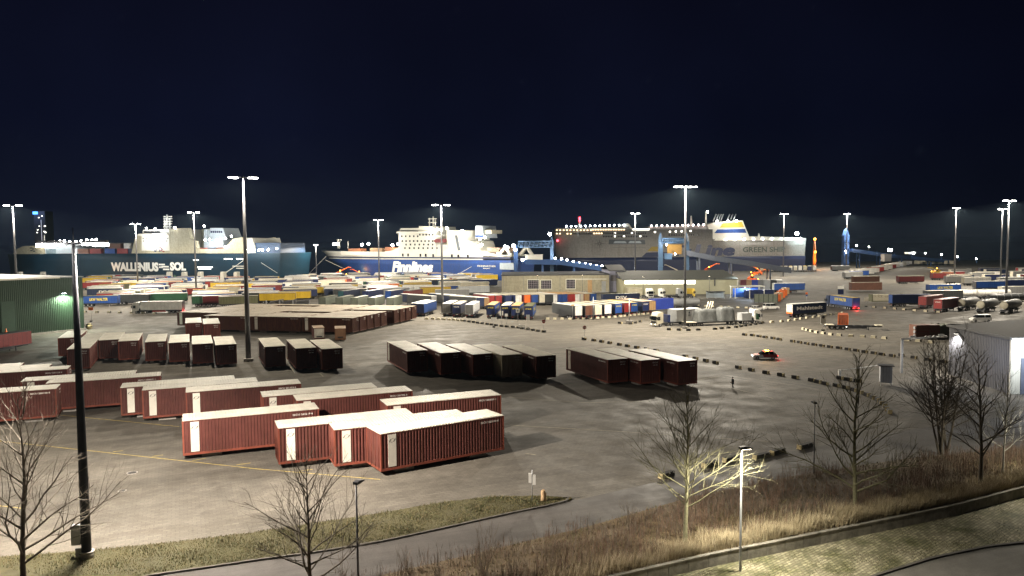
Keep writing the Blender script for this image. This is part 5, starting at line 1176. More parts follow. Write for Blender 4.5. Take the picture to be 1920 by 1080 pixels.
# glowing orange beacon tower at the ferry stern
p = AT(1527, 480, 600); t = thing('beacon_tower', 'slim tower glowing orange beside the ferry stern', 'tower', (p.x, p.y, -2.5))
h = AT(1527, 449, 600).z+2.5; mb = MB(); mb.tube([(0,0,0),(0,0,h*.62),(0,0,h)], [1.5,1.2,.4], 12); mb.build('shaft', M('tower_rust', (.40,.14,.04)), t)
for (y_, z_, r_) in ((-.4,h+.3,1.0),(-1.5,h*.62,.9)): mb = MB(); mb.ball((0,y_,z_), r_, 0); mb.build('lamp', lampmat('orange_lamp', (1,.30,.03), 14), t); point('lamp_light', (0,-5,h*.4), 7000, (1,.32,.04), .8, t)
# dark tower block with a blue sign
p = AT(75, 470, 900); t = thing('tower_block', 'dark tower block with a blue lit sign, far behind the teal ship bow', 'building', (p.x, p.y, -2.5)); wpx = 900/FPX
hh = AT(75, 396, 900).z+2.5; mb = MB(); mb.box(-9*wpx, 12*wpx, 0, 16, 0, hh)
for k in range(12): mb.box(-9*wpx-.2, 12*wpx+.2, -.2, 16.2, hh*k/12, hh*k/12+.4)
mb.build('wall', M('tower_dark', (.05,.05,.06)), t); point('sign_light', (-4*wpx, -14, hh-2), 9000, (.4,.55,1), .5, t); point('door_light', (3, -20, 12), 9000, (1,.95,.9), .5, t); mb = MB(); mb.box(-9.5*wpx, -1*wpx, -.8, -.3, hh-3.6, hh-.6); mb.build('sign', BLUEGLOW, t)  # white point added to lift the dark wall; there is no door lamp
mb = MB()
for (x, y) in ((73,408),(74,424),(71,431),(70,436),(84,424),(92,424),(83,434),(92,436),(95,435),(79,405)): q = AT(x, y, 900)-p; mb.cbox((min(12*wpx, q.x), -.3, q.z+p.z+2.5), (1.4,.3,.8))
mb.build('window', LAMPS, t); mb = MB(); mb.box(4.5*wpx, 5.3*wpx, -.5, -.25, hh*.35, hh*.85); mb.build('light_strip', lampmat('strip_dim', (.8,.8,.85), .5), t)
# ------------------------------------------------------------------ buildings
shedg = M('shed_green', (.022,.050,.026), rough=.55, var=.12, scale=.3)
SP = Plane(tuple(G(-60, 641))[:2], tuple(G(158.5, 618.5))[:2]); t = thing('green_shed', 'big green corrugated shed with a lamp on its wall at the left edge', 'building', tuple(SP.p0), SP.rot)
Hs = AT(155, 519.5, G(158.5,618.5).y).z; mb = MB(); corr(mb, (0,0), (SP.L,0), .5, Hs, 62, .10, (0,-1)); corr(mb, (SP.L,0), (SP.L,45), .5, Hs, 40, .10, (1,0)); mb.box(.15, SP.L-.15, .2, 44, 0, Hs-.02); mb.box(-.1, SP.L+.12, -.14, .2, 0, .5, 1); mb.build('wall', [shedg, concrete], t)
mb = MB(); mb.box(-.2, SP.L+.2, -.22, 45.2, Hs, Hs+.25); mb.box(-.25, SP.L-6, -.3, -.22, Hs-.05, Hs+.32, 1); mb.build('roof', [deckgrey, shipwhite], t)
ls = SP.loc(118, 549); mb = MB(); mb.box(ls[0]-.4, ls[0]+.4, -.9, -.1, ls[1]-.1, ls[1]+.15); mb.build('wall_lamp', steel, t); mb = MB(); mb.box(ls[0]-.35, ls[0]+.35, -.85, -.15, ls[1]-.16, ls[1]-.11); mb.build('lamp_lens', LAMPC, t)
spot('wall_light', (ls[0], -1.3, ls[1]-.25), 16000, (.93,1,.80), R(168), .35, .15, (R(-12),0,0), t)
mb = MB(); d0, d1 = SP.loc(2, 600)[0], SP.loc(12, 600)[0]; mb.box(d0, d1+2, -.16, .0, 0, 9); mb.build('door', M('shed_dark_green', (.02,.05,.028)), t)
# warehouse with gridded windows
WY = 338.0
def bld(name, label, x0, x1, yb, yt, Y, depth, wallm, roofm, roofz=None, ridge=None, cat='building', th=.5):
    p0 = AT(x0, yb, Y); p1 = AT(x1, yb, Y); t = thing(name, label, cat, (p0.x, Y, 0)); L = p1.x-p0.x; Hh = AT((x0+x1)/2, yt, Y).z
    mb = MB(); mb.box(0, L, 0, depth, 0, Hh); mb.build('wall', wallm, t); mb = MB()
    if ridge: mb.prism([(0,0)], 0, 0) if False else None
    if ridge:
        zr = Hh+ridge; vs = [(-.4,-.5,Hh-.05),(L+.4,-.5,Hh-.05),(L+.4,depth/2,zr),(-.4,depth/2,zr),(-.4,depth+.5,Hh-.05),(L+.4,depth+.5,Hh-.05),(-.4,-.5,Hh+.2),(L+.4,-.5,Hh+.2),(L+.4,depth/2,zr+.25),(-.4,depth/2,zr+.25),(-.4,depth+.5,Hh+.2),(L+.4,depth+.5,Hh+.2)]
        mb.add(vs, [(6,7,8,9),(9,8,11,10),(0,3,2,1),(3,4,5,2),(0,1,7,6),(4,10,11,5),(1,2,8,7),(2,5,11,8),(0,6,9,3),(3,9,10,4)])
    else: mb.box(-.3, L+.3, -.3, depth+.3, Hh, Hh+th)
    mb.build('roof', roofm, t); t['_H'] = Hh; return t, p0, L, Hh
wallb = rusty('warehouse_beige', (.38,.345,.25), (.20,.17,.12), .5, .35); roofd = M('roof_felt', (.06,.06,.062), rough=.85)
t, p0, L, Hh = bld('warehouse', 'beige flat roofed warehouse with gridded windows behind the trailers', 941, 1142, 549, 516.5, 335, 36, wallb, roofd)
Q = lambda px, py: AT(px, py, 335)-p0+Vector((0,0,0))
for (xa, xb, ya, yb2) in ((990,1010,525,541.5),(1014.5,1033.5,525.5,541.5),(1062,1078,524,541)):
    a, b2 = AT(xa,yb2,335), AT(xb,ya,335); fr = MB(); fr.box(a.x-p0.x-.3, b2.x-p0.x+.3, -.10, .0, a.z-.3, b2.z+.3); f = fr.build('window', shipwhite, t)
    mb = MB(); mb.box(a.x-p0.x, b2.x-p0.x, -.16, -.101, a.z, b2.z); mb.build('pane', windk, f); mb = MB(); n_ = 6
    for k in range(1, n_): x_ = a.x-p0.x+(b2.x-a.x)*k/n_; mb.box(x_-.05, x_+.05, -.20, -.161, a.z, b2.z)
    for k in range(1, 5): z_ = a.z+(b2.z-a.z)*k/5; mb.box(a.x-p0.x, b2.x-p0.x, -.21, -.165, z_-.05, z_+.05)
    mb.build('glazing_bars', M('bar_violet', (.35,.30,.34)), f)
for (xa, xb, ya, yb2, c, nm_) in ((1102,1110,525,544,'tan','door'),(1128,1136,527,546,'silver','door')):
    a, b2 = AT(xa,yb2,335), AT(xb,ya,335); mb = MB(); mb.box(a.x-p0.x, b2.x-p0.x, -.12, .0, .05, b2.z); mb.build(nm_, pm(c), t)
a, b2 = AT(1078,545,335), AT(1137,525,335); mb = MB(); mb.box(a.x-p0.x+.2, b2.x-p0.x, -.25, -.13, b2.z+.2, b2.z+.7); mb.build('canopy', offwhite, t)
mb = MB()
for px in (1050, 944, 982, 1142): mb = MB(); x_ = AT(px,540,335).x-p0.x; mb.box(x_-.12, x_+.12, -.14, 0, 0, Hh-.1); mb.build('downpipe', M('pipe_grey', (.25,.24,.21)), t)
mb = MB(); mb.box(0,L,-.06,0,0,.6); mb.build('plinth', concrete, t)
for k, px in enumerate((1005, 1022, 1040, 1056)): a = AT(px, 509.5, 420); trailer('red trailer on the quay road above the warehouse roof, %s from the left' % ordw(k), (a.x, a.y), R(3), 'red', 'red', 'red', 'box', full=False, group='red trailers above the warehouse roof')
# narrow lilac building
t, p0, L, Hh = bld('grey_blue_building', 'narrow lilac grey building squeezed between the warehouse and the lit hall', 1143, 1172, 549, 508, 338, 30, M('lilac_wall', (.26,.26,.34), rough=.7), roofd, ridge=2.2)
a, b2 = AT(1145,527,338), AT(1157,516,338); mb = MB(); mb.box(a.x-p0.x, b2.x-p0.x, -.1, .0, a.z, b2.z); f = mb.build('window', M('sign_grey', (.14,.13,.14)), t); a, b2 = AT(1160,549,338), AT(1170,531,338); mb = MB(); mb.box(a.x-p0.x, b2.x-p0.x, -.1, 0, .05, b2.z); mb.build('door', hullnavy, t)
# hall with the glowing window strip
t, p0, L, Hh = bld('lit_hall', 'long pale hall with a glowing strip of windows under its dark roof', 1168, 1382, 553, 524.5, 318, 44, M('hall_olive', (.36,.34,.23), rough=.75, var=.12, scale=.2), M('hall_roof', (.085,.09,.07), rough=.8), ridge=3.0)
xs_ = [1171,1190,1213,1236,1261,1287,1304]
for i in range(6):
    a, b2 = AT(xs_[i]+.6, 532.4, 318), AT(xs_[i+1]-.6, 525.6, 318); mb = MB(); mb.box(a.x-p0.x, b2.x-p0.x, -.12, .0, a.z, b2.z); mb.build('window', lampmat('window_glow', (1,.95,.80), 5), t)
for px in (1340,): a, b2 = AT(px-.8, 536, 318), AT(px+.8, 521, 318); mb = MB(); mb.box(a.x-p0.x, b2.x-p0.x, -.4, 0, a.z, b2.z); mb.build('flue', steel, t)
mb = MB(); mb.box(L-.1, L+.35, -.4, .3, 0, Hh+.3); mb.box(L+.05, L+.35, 24, 24.6, 0, Hh+1.5); mb.build('gable_edge', shipwhite, t)
a = AT(1190, 545, 318); mb = MB(); mb.box(1.0, 12*.6, -6, -.05, 0, 3.2); mb.build('annex', wallb, t)
p = AT(1392, 545, 322); spot('gable_light', (p.x, p.y-3, 9), 12000, (.75,.87,1), R(160), .4, .3)
# blue lit canopy and office boxes right of the hall
p = G(1401, 559); t = thing('yard_canopy', 'small canopy lit bright blue white at the right end of the hall', 'canopy', (p.x, p.y, 0), R(2))
mb = MB(); mb.box(-6,6,-3,3,4.6,4.9); [mb.box(x-.12,x+.12,y-.12,y+.12,0,4.6) for x in (-5.7,0,5.7) for y in (-2.7,2.7)]; mb.build('frame', shipwhite, t); mb = MB(); mb.box(-5,5,2.2,2.5,.3,3.8); mb.build('back_panel', pm('blue'), t)
point('canopy_light', (0,-.5,4.2), 4500, (.72,.85,1), .3, t); mb = MB(); [mb.box(x-.6,x+.6,-.1,.1,4.5,4.58) for x in (-3,3)]; mb.build('lamp', LAMPC, t)
for k, (px, yb, c, L2) in enumerate([(1396,538,'maroon',4),(1406,538,'tan',4),(1417,538,'royal blue',4.5),(1428,539,'grey',4),(1440,541,'silver',4.5),(1452,544,'dark grey',4.5),(1463,545,'silver',4)]):
    a = G(px, 545); sea_box('%s storage box, %s from the left in the row above the paned fence' % (c, ordw(k)), (a.x, a.y+2), R(75), c, 6.1, L2*.62, 4.7, z=.1, group='storage boxes beyond the paned fence')
a = G(1478, 548); trailer('blue trailer with a white emblem at the end of the storage box row', (a.x, a.y), R(3), 'blue', 'white', 'cream', 'box', full=False); a = G(1432, 561); sea_box('navy container lying behind the paned fence', (a.x, a.y+6), R(3), 'navy', 11, 2.5, 3.2, z=.1)
for k in range(7):
    q = G(1459+k*4.2, 566-k*3.6); sea_box('rust orange bin, %s from the front in the row by the exit road' % ordw(k), (q.x, q.y+2), R(24), 'tan' if k % 3 == 1 else 'orange', 2.3, 2.2, 2.6, z=.05, group='rust orange bins by the exit road')
# paned fence
q0, q1 = G(1414, 568), G(1458, 568); t = thing('paned_fence', 'grey green paned fence in front of the storage boxes', 'fence', tuple(q0), math.atan2(q1.y-q0.y, q1.x-q0.x)); Lf = (q1-q0).length; mb = MB(); mb.box(0, Lf, -.04, .04, .2, 3.2); mb.build('fence_panel', M('fence_grey_green', (.16,.18,.14)), t)
for k in range(6): mb = MB(); mb.box(Lf*k/5-.1, Lf*k/5+.1, -.1, .1, 0, 3.4); mb.build('post', steel, t)
# grey gate building on the right
GP = Plane(tuple(G(1778, 701))[:2], tuple(G(1893, 739))[:2]); t = thing('gate_building', 'grey lamp lit building with a slanted roof at the right edge', 'building', tuple(GP.p0), GP.rot)
h0 = AT(1779, 615, GP.p0.y).z; e1 = G(1893,739); h1 = AT(1893, 627, e1.y).z; hb = (h0+h1)/2; Dp = 34
wallg = M('gate_grey', (.13,.13,.14), rough=.6, var=.12, scale=.4)
mb = MB(); corr(mb, (0,0), (GP.L,0), 0, hb, 40, .05, (0,-1)); mb.box(.05, GP.L-.05, .12, Dp, 0, hb-.02)
mb.build('wall', wallg, t)
mb = MB(); mb.face([(-.3,-.3,hb),(GP.L+.3,-.3,hb),(GP.L+.3,Dp,hb+2.6),(-.3,Dp,hb+2.6)]); mb.box(-.3, GP.L+.3, -.35, -.1, hb-.25, hb+.12, 0); mb.box(-.35, -.1, -.3, Dp, hb+.05, hb+.2, 1)
mb.face([(GP.L+.3,-.3,hb),(GP.L+.3,Dp,hb),(GP.L+.3,Dp,hb+2.6)]); mb.face([(-.3,-.3,hb),(-.3,Dp,hb+2.6),(-.3,Dp,hb)]); mb.build('roof', [M('gate_roof', (.07,.07,.07), rough=.7), cream], t)
mb = MB(); corr(mb, (GP.L+.02,.1), (GP.L+.02,Dp), 0, hb, 30, .04, (1,0)); mb.box(GP.L-.1, GP.L+.22, -.1, .3, 0, hb); mb.build('gable_wall', shipwhite, t)
mb = MB(); mb.box(GP.L+.03, GP.L+.12, 1.4, 6.0, 0, 5.2); mb.build('gate_door', M('door_blue_grey', (.16,.18,.24)), t)
ls = GP.loc(1796, 625); mb = MB(); mb.box(ls[0]-.35, ls[0]+.35, -.55, -.02, ls[1]-.05, ls[1]+.2); mb.build('wall_lamp', steel, t); mb = MB(); mb.box(ls[0]-.3, ls[0]+.3, -.5, -.08, ls[1]-.09, ls[1]-.055); mb.build('lamp_lens', LAMPS, t)
spot('wall_light', (ls[0], -.5, ls[1]-.2), 4200, (1,.96,.92), R(150), .5, .12, (R(-10),0,0), t)
point('gate_light', (GP.L+4.5, 2.5, 6.5), 2600, (.85,.92,1), .3, t); point('wall_glow', (GP.L-1.5, -4.5, 5.0), 420, (.72,.80,1), .3, t)
# sign gantry
p = G(1690, 699); t = thing('sign_gantry', 'pale sign gantry arm with three round lamps beside the gate building', 'gantry', (p.x, p.y, 0)); zt_ = AT(1689, 636, p.y).z; q = AT(1775, 631, p.y+3)-p
mb = MB(); mb.box(-.16,.16,-.16,.16,0,zt_); mb.build('post', galv, t); mb = MB(); mb.tube([(-.2,0,zt_),(q.x,3,zt_)], .17, 8); mb.build('arm', white, t)
mb = MB(); [mb.ball((q.x*f,3*f-.2,zt_+.15), .24, 0) for f in (.52,.61,.70)]; mb.build('round_lamp', white, t); mb = MB(); [mb.box(q.x*f-.5,q.x*f+.5,3*f-.3,3*f-.2,zt_+.15,zt_+.5) for f in (.22,.86)]; mb.build('sign_plate', white, t)
# kiosk
p = G(1660, 722); t = thing('kiosk', 'small metal kiosk on legs beside the bare tree and barrier', 'kiosk', (p.x, p.y, 0), R(-20)); kh = AT(1660, 684, p.y).z
mb = MB(); mb.box(-.8,.8,-.8,.8,.5,kh-.1); [mb.box(x-.06,x+.06,-.82,-.78,.5,kh-.1,1) for x in (-.4,0,.4)]; mb.build('cabin', [M('kiosk_grey', (.40,.41,.43), metal=.2), galv], t); mb = MB(); mb.box(-1.1,1.1,-1.1,1.1,kh-.1,kh); mb.build('roof', steel, t)
mb = MB(); [mb.box(x-.06,x+.06,y-.06,y+.06,0,.5) for x in (-.7,.7) for y in (-.7,.7)]; mb.build('leg', white, t); mb = MB(); mb.box(.81,.84,-.7,.7,.8,kh-.3); mb.build('door', pale, t)
# barrier arm
p = G(1574, 706); q = G(1645, 696); t = thing('barrier_arm', 'thin boom barrier left of the kiosk', 'barrier', (p.x, p.y, 0)); d = q-p; mb = MB(); mb.box(-.18,.18,-.18,.18,0,1.1); mb.build('post', white, t); mb = MB(); mb.tube([(0,0,1.0),(d.x,d.y,1.0)], .05, 6); mb.build('boom', white, t)
# brown pipe box
p = G(1733, 634); t = thing('pipe_crate', 'dark brown crate with three round pipe ends beside the sign gantry', 'crate', (p.x, p.y, 0), R(4)); mb = MB(); mb.box(-2.8,2.8,-1.3,1.3,.2,3.1); mb.box(-.05,.05,-1.33,1.33,.2,3.13,1); mb.box(-2.8,2.8,-1.32,-1.3,1.6,1.75,1); mb.build('case', [pm('brown'), pm('maroon')], t)
mb = MB(); [mb.tube([(-2.8,-.9,z),(-3.0,-.9,z)], .36, 12) for z in (.7,1.6,2.5)]; mb.build('pipe_end', galv, t)
p = G(1772, 634); t = thing('tarp_heap', 'greenish tarpaulin heap behind the roof corner of the gate building', 'heap', (p.x, p.y+2, 0)); mb = MB(); draped(mb, -2.4, 2.6, 4.5, 2.9, 0); mb.build('tarpaulin', M('tarp_green', (.13,.14,.10), var=.3, bump=.6, bscale=1.5), t)
# ------------------------------------------------------------------ trees
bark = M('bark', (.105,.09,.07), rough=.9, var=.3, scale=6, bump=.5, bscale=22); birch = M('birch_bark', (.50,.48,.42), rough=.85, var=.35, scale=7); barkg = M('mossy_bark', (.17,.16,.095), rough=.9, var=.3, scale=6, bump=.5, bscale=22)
def tree(label, base, H, seed, r0=.14, clear=.22, spread=.40, nprim=30, fork=1, mat=None, up=.55, name='bare_tree', thin=1.35, lean=0.):
    rr = random.Random(seed); t = thing(name, label, 'tree', tuple(base), 0., 'bare trees along the bank')
    tr = MB(); br = MB()
    def limb(p, d, L, r, lev, mb, n):
        steps = 5 if lev < 2 else 3; path = [p.copy()]; dd = d.normalized(); q = p.copy()
        for k in range(steps):
            dd = (dd + Vector((rr.gauss(0,.14), rr.gauss(0,.14), .10*up+rr.gauss(0,.08)))).normalized(); q = q+dd*(L/steps); path.append(q.copy())
        mb.tube(path, [r*(1-.80*k/steps) for k in range(steps+1)], n, cap=False)
        return path
    for fk in range(fork):
        d0 = Vector((rr.gauss(0,.02)+lean, rr.gauss(0,.02), 1)) if fork == 1 else Vector((math.cos(fk*2.4+seed)*.22*rr.uniform(.5,1.2), math.sin(fk*2.4+seed)*.22*rr.uniform(.5,1.2), 1))
        d0.normalize(); N = 12; path = [Vector((0,0,-.1))] if fork == 1 else [Vector((rr.gauss(0,.25), rr.gauss(0,.25), -.1))]
        hh = H*rr.uniform(.8,1) if fork > 1 else H; q = path[0].copy(); dd = d0.copy()
        for k in range(N): dd = (dd+Vector((rr.gauss(0,.025), rr.gauss(0,.025), .03))).normalized(); q = q+dd*(hh/N); path.append(q.copy())
        tr.tube(path, [r0*(1-.93*(k/N)**.9) for k in range(N+1)], 9 if r0 > .1 else 6, cap=False)
        for i in range(nprim):
            f = clear+(1-clear)*((i+.5)/nprim)**1.1*.97; x = f*N; k = min(N-1, int(x)); p = path[k].lerp(path[k+1], x-k)
            az = i*2.4+rr.uniform(-.5,.5); tilt = R(rr.uniform(48,72))*(1-.45*f); L = H*spread*(1-.80*(f-clear)/(1-clear))*rr.uniform(.7,1.15); r = r0*.34*(1-.75*f)+.007
            d = Vector((math.cos(az)*math.sin(tilt), math.sin(az)*math.sin(tilt), math.cos(tilt))); pp = limb(p, d, L, r*thin, 1, br, 4)
            nn = max(3, int(L*2.0))
            for j in range(nn):
                g = .22+.75*(j+rr.random()*.6)/nn; xx = g*(len(pp)-1); kk = min(len(pp)-2, int(xx)); p2 = pp[kk].lerp(pp[kk+1], xx-kk); ax = (pp[kk+1]-pp[kk]).normalized()
                sd = ax.cross(Vector((rr.gauss(0,1), rr.gauss(0,1), rr.gauss(0,1)))).normalized(); d2 = (ax*.72+sd*.62+Vector((0,0,.16))); L2 = L*(.52-.30*g)*rr.uniform(.7,1.3)
                p3 = limb(p2, d2, L2, max(.0068, r*.42*(1-g*.4))*thin, 2, br, 3)
                for m_ in range(max(2, int(L2*2.4))):
                    g3 = rr.uniform(.25,.95); x3 = g3*(len(p3)-1); k3 = min(len(p3)-2, int(x3)); p4 = p3[k3].lerp(p3[k3+1], x3-k3); a3 = (p3[k3+1]-p3[k3]).normalized()
                    s3 = a3.cross(Vector((rr.gauss(0,1), rr.gauss(0,1), rr.gauss(0,1)))).normalized(); limb(p4, a3*.75+s3*.6+Vector((0,0,.15)), L2*rr.uniform(.3,.6), .0048*thin, 3, br, 3)
    tr.build('trunk', mat or bark, t); br.build('crown', mat or bark, t); return t
def on_bank(px, py):
    p = G(px, py, .4); return Vector((p.x, p.y, .25))
b = G(45, 1112); tree('bare tree in the left foreground beside the dark mast', b, 13.0, 3, r0=.20, clear=.14, nprim=30, spread=.60)
b = G(583, 1112); tree('bare tree below the grass verge, left of the unlit lamp', b, 9.3, 5, r0=.15, clear=.08, nprim=30, spread=.74)
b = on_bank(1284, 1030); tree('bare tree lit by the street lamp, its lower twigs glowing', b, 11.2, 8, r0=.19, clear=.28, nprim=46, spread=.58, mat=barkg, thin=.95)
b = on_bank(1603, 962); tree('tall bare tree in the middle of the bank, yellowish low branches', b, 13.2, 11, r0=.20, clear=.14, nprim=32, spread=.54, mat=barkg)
b = on_bank(1838, 920); tree('dark bare tree before the gate building, nearest the wall', b, 12.5, 14, r0=.20, clear=.24, nprim=28, spread=.48)
b = on_bank(1880, 893); tree('white barked birch at the right edge, lit by a lamp', b, 11, 17, r0=.11, clear=.22, nprim=22, spread=.34, mat=birch)
b = G(1768, 852); tree('dense many stemmed bare tree in front of the grey lamp lit wall', b, 14.5, 21, r0=.13, clear=.24, nprim=20, spread=.34, fork=9)
# ------------------------------------------------------------------ dry grass, brushwood, verge grass
def blades(name, pts, mats, label, cat):
    """pts: (base, height, width, azimuth, bend, mat)"""
    mb = MB()
    for (p, h, w_, az, bend, m) in pts:
        c, s = math.cos(az), math.sin(az); bx, by = c*bend, s*bend; wx, wy = -s*w_/2, c*w_/2
        a = (p[0]-wx, p[1]-wy, p[2]); b2 = (p[0]+wx, p[1]+wy, p[2]); m1 = (p[0]+bx*.35-wx*.7, p[1]+by*.35-wy*.7, p[2]+h*.6); m2 = (p[0]+bx*.35+wx*.7, p[1]+by*.35+wy*.7, p[2]+h*.6); tp = (p[0]+bx, p[1]+by, p[2]+h)
        mb.add([a,b2,m2,m1,tp], [(0,1,2,3),(3,2,4)], m)
    return stuff(mb.build(name, mats), label, cat)
rr = random.Random(5)
straw = [M('straw_a', (.33,.27,.165), rough=.8, var=.2), M('straw_b', (.25,.19,.115), rough=.8, var=.2), M('straw_c', (.42,.36,.24), rough=.8, var=.2)]
pts = []
for i in range(42000):
    t_ = rr.random(); s_ = min(1, abs(rr.gauss(0, .11)));
    if t_ < .16 or (t_ < .42 and rr.random() > (t_-.12)*3): continue
    dens = .55+.45*math.sin(t_*41)*math.sin(t_*17+2)
    if rr.random() > dens+.35: continue
    p = bank_pt(t_, s_); h = rr.uniform(.45,1.15)*(1-.35*s_)*(.65+.5*abs(math.sin(t_*53+1))); pts.append((p, h, rr.uniform(.016,.034), rr.gauss(.5,1.2), h*rr.uniform(.15,.65), rr.choice((0,0,1,2))))
blades('dry_grass', pts, straw, 'tall straw coloured dry grass above the concrete wall', 'grass')
pts = []
for i in range(16000):
    t_ = rr.random(); s_ = rr.uniform(.03, 1.0); p = bank_pt(t_, s_); k = math.sin(t_*61+s_*9)*math.sin(s_*23-t_*19); h = rr.uniform(.06,.22)*(1.2+.6*k)
    pts.append((p, h, rr.uniform(.03,.07), rr.uniform(0,6.28), h*rr.uniform(.5,1.8), rr.choice((0,1,2))))
blades('bank_litter', pts, [M('litter_a', (.19,.135,.075), rough=.9, var=.25), M('litter_b', (.11,.08,.05), rough=.9, var=.25), M('litter_c', (.14,.125,.06), rough=.9, var=.25)], 'flattened dead grass and leaf litter covering the bank soil', 'grass')
twig = [M('twig_red', (.20,.125,.09), rough=.85, var=.25), M('twig_brown', (.17,.135,.10), rough=.85, var=.25), M('twig_grey', (.15,.125,.10), rough=.85, var=.25)]
pts = []
for i in range(5200):
    t_ = rr.random(); s_ = rr.uniform(.14, .98); k = math.sin(t_*29+3*s_)*math.cos(s_*11+t_*13)
    if k < -.45+.5*rr.random() or (t_ < .4 and rr.random() > t_*2.2): continue
    p = bank_pt(t_, s_); hh = rr.uniform(.7,1.9)*(.75+.35*k)
    for q in range(rr.randint(3,6)):
        az = rr.uniform(0, 6.28); b0 = Vector((p.x+rr.gauss(0,.10), p.y+rr.gauss(0,.10), p.z)); h = hh*rr.uniform(.5,1.05); bd = h*rr.uniform(.08,.42); m_ = rr.choice((0,0,1,2)); pts.append((b0, h, rr.uniform(.016,.030), az, bd, m_))
        for z in range(3):
            f = rr.uniform(.35,.85); pts.append((b0+Vector((math.cos(az)*bd*f*f, math.sin(az)*bd*f*f, h*f)), h*rr.uniform(.16,.34), .015, rr.uniform(0,6.28), h*rr.uniform(.08,.22), m_))
blades('brushwood', pts, twig, 'reddish leafless brushwood covering the bank', 'brushwood')
vg = [M('verge_grass_a', (.085,.082,.03), rough=.85, var=.25), M('verge_grass_b', (.13,.10,.045), rough=.85, var=.25), M('verge_grass_c', (.05,.058,.022), rough=.85, var=.25)]
Vt = resample(gp(verge_top[:-1]), 40); Vl = list(reversed(resample(gp(verge_low), 40))); pts = []
for i in range(30000):
    t_ = rr.random(); k = min(38, int(t_*39)); f = t_*39-k; a = Vt[k].lerp(Vt[k+1], f); b2 = Vl[k].lerp(Vl[k+1], f); s_ = rr.uniform(-.015, .97); p = a.lerp(b2, s_)
    cl = math.sin(p.x*1.1+p.y*.7)*math.sin(p.x*.43-p.y*1.3); h = rr.uniform(.05,.15)*(1.15+.7*cl); pts.append((Vector((p.x, p.y, .085)), h, rr.uniform(.02,.045), rr.uniform(0,6.28), h*rr.uniform(.2,.9), rr.choice((0,1,2)) if cl > 0 else rr.choice((0,0,1))))
blades('verge_turf', pts, vg, 'short green and straw grass of the verge', 'grass')
# moss and leaf litter on the paving below the wall
F1 = resample(gp(wall_line), 40); F2 = list(reversed(resample(gp(front_kerb), 40))); pts = []
for i in range(14000):
    t_ = rr.uniform(.25, 1); k = min(38, int(t_*39)); f = t_*39-k; a = F1[k].lerp(F1[k+1], f); b2 = F2[k].lerp(F2[k+1], f); s_ = rr.uniform(.04,.97); p = a.lerp(b2, s_)
    if math.sin(p.x*.9+1)*math.sin(p.y*1.1+p.x*.5)+.5*math.sin(p.x*2.7-p.y*2.1) < -.15+.5*rr.random(): continue
    h = rr.uniform(.015,.05); pts.append((Vector((p.x,p.y,.008)), h, rr.uniform(.02,.06), rr.uniform(0,6.28), h*rr.uniform(.5,2), rr.choice((0,1,2))))
blades('moss_tufts', pts, vg, 'moss tufts and short grass growing in the paving joints', 'moss')
# separate bare shrubs
def shrub(label, base, H, seed, n=16, spread=.5, col=1):
    r_ = random.Random(seed); t = thing('bare_shrub', label, 'shrub', tuple(base), 0., 'bare shrubs at the road edge'); mb = MB()
    for i in range(n):
        az = i*2.4+r_.uniform(-.4,.4); d = Vector((math.cos(az)*spread*r_.random(), math.sin(az)*spread*r_.random(), 1)).normalized(); q = Vector((r_.gauss(0,.12), r_.gauss(0,.12), -.05)); path = [q.copy()]; L = H*r_.uniform(.6,1.1)
        for k in range(4): d = (d+Vector((r_.gauss(0,.1), r_.gauss(0,.1), .05))).normalized(); q = q+d*L/4; path.append(q.copy())
        mb.tube(path, [.017,.013,.010,.007,.004], 4, cap=False)
        for j in range(6):
            k = r_.randint(1,3); d2 = (d+Vector((r_.gauss(0,.5), r_.gauss(0,.5), .3))).normalized(); p0 = path[k].lerp(path[k+1], r_.random()); mb.tube([p0, p0+d2*L*.14, p0+(d2+Vector((0,0,.2)))*L*.26], [.008,.006,.003], 3, cap=False)
    mb.build('stems', twig[col], t); return t
for k, (px, py, H, w_) in enumerate([(905,1092,3.4,'largest bare shrub at the bottom edge, upright stems'),(965,1098,2.9,'bare shrub right of the largest one at the bottom edge'),(760,1102,2.6,'thin bare shrub by the road, right of the unlit lamp'),(640,1120,2.2,'low bare shrub left of the unlit lamp'),(1035,1080,2.6,'bare shrub left of the golden grass tuft'),(820,1098,1.8,'small bare shrub on the road side, left of the largest'),(1180,1005,2.4,'bare shrub left of the lit tree'),(1450,960,2.3,'reddish shrub on the bank right of the street lamp'),(1720,925,2.6,'reddish shrub between the tall tree and the dense one')]):
    shrub(w_, G(px, py), H, 40+k, col=0 if k > 6 else 1, n=22 if k == 0 else 14, spread=.35)
# ------------------------------------------------------------------ signs, posts, small things
def sign_post(label, px, py, ytop, plates, mat=white, name='sign_post', foot=True, r=.04):
    p = G(px, py); H = AT(px, ytop, p.y).z; t = thing(name, label, 'sign', (p.x, p.y, 0)); mb = MB(); mb.tube([(0,0,0),(0,0,H)], r, 6); mb.build('post', galv, t)
    if foot: mb = MB(); mb.box(-.35,.35,-.3,.3,0,.3); mb.build('foot', blk, t)
    for (dx, dz, w_, h_, m_, nm_) in plates: mb = MB(); mb.box(dx-w_/2, dx+w_/2, -.09, -.05, H-dz-h_, H-dz); mb.build(nm_, m_, t)
    return t, H
def stop_sign(label, px, py, yt):
    t, H = sign_post(label, px, py, yt, [], name='stop_sign'); mb = MB(); c = [(0.46*math.cos(R(22.5+45*k)), 0.46*math.sin(R(22.5+45*k))) for k in range(8)]
    mb.prism([(x, H-.3+z) for x, z in c], -.09, -.05); mb.build('sign_plate', pm('red'), t); lettering(t, 'STOP', .62, .24, white, (0,-.096,H-.3), bold=.03)
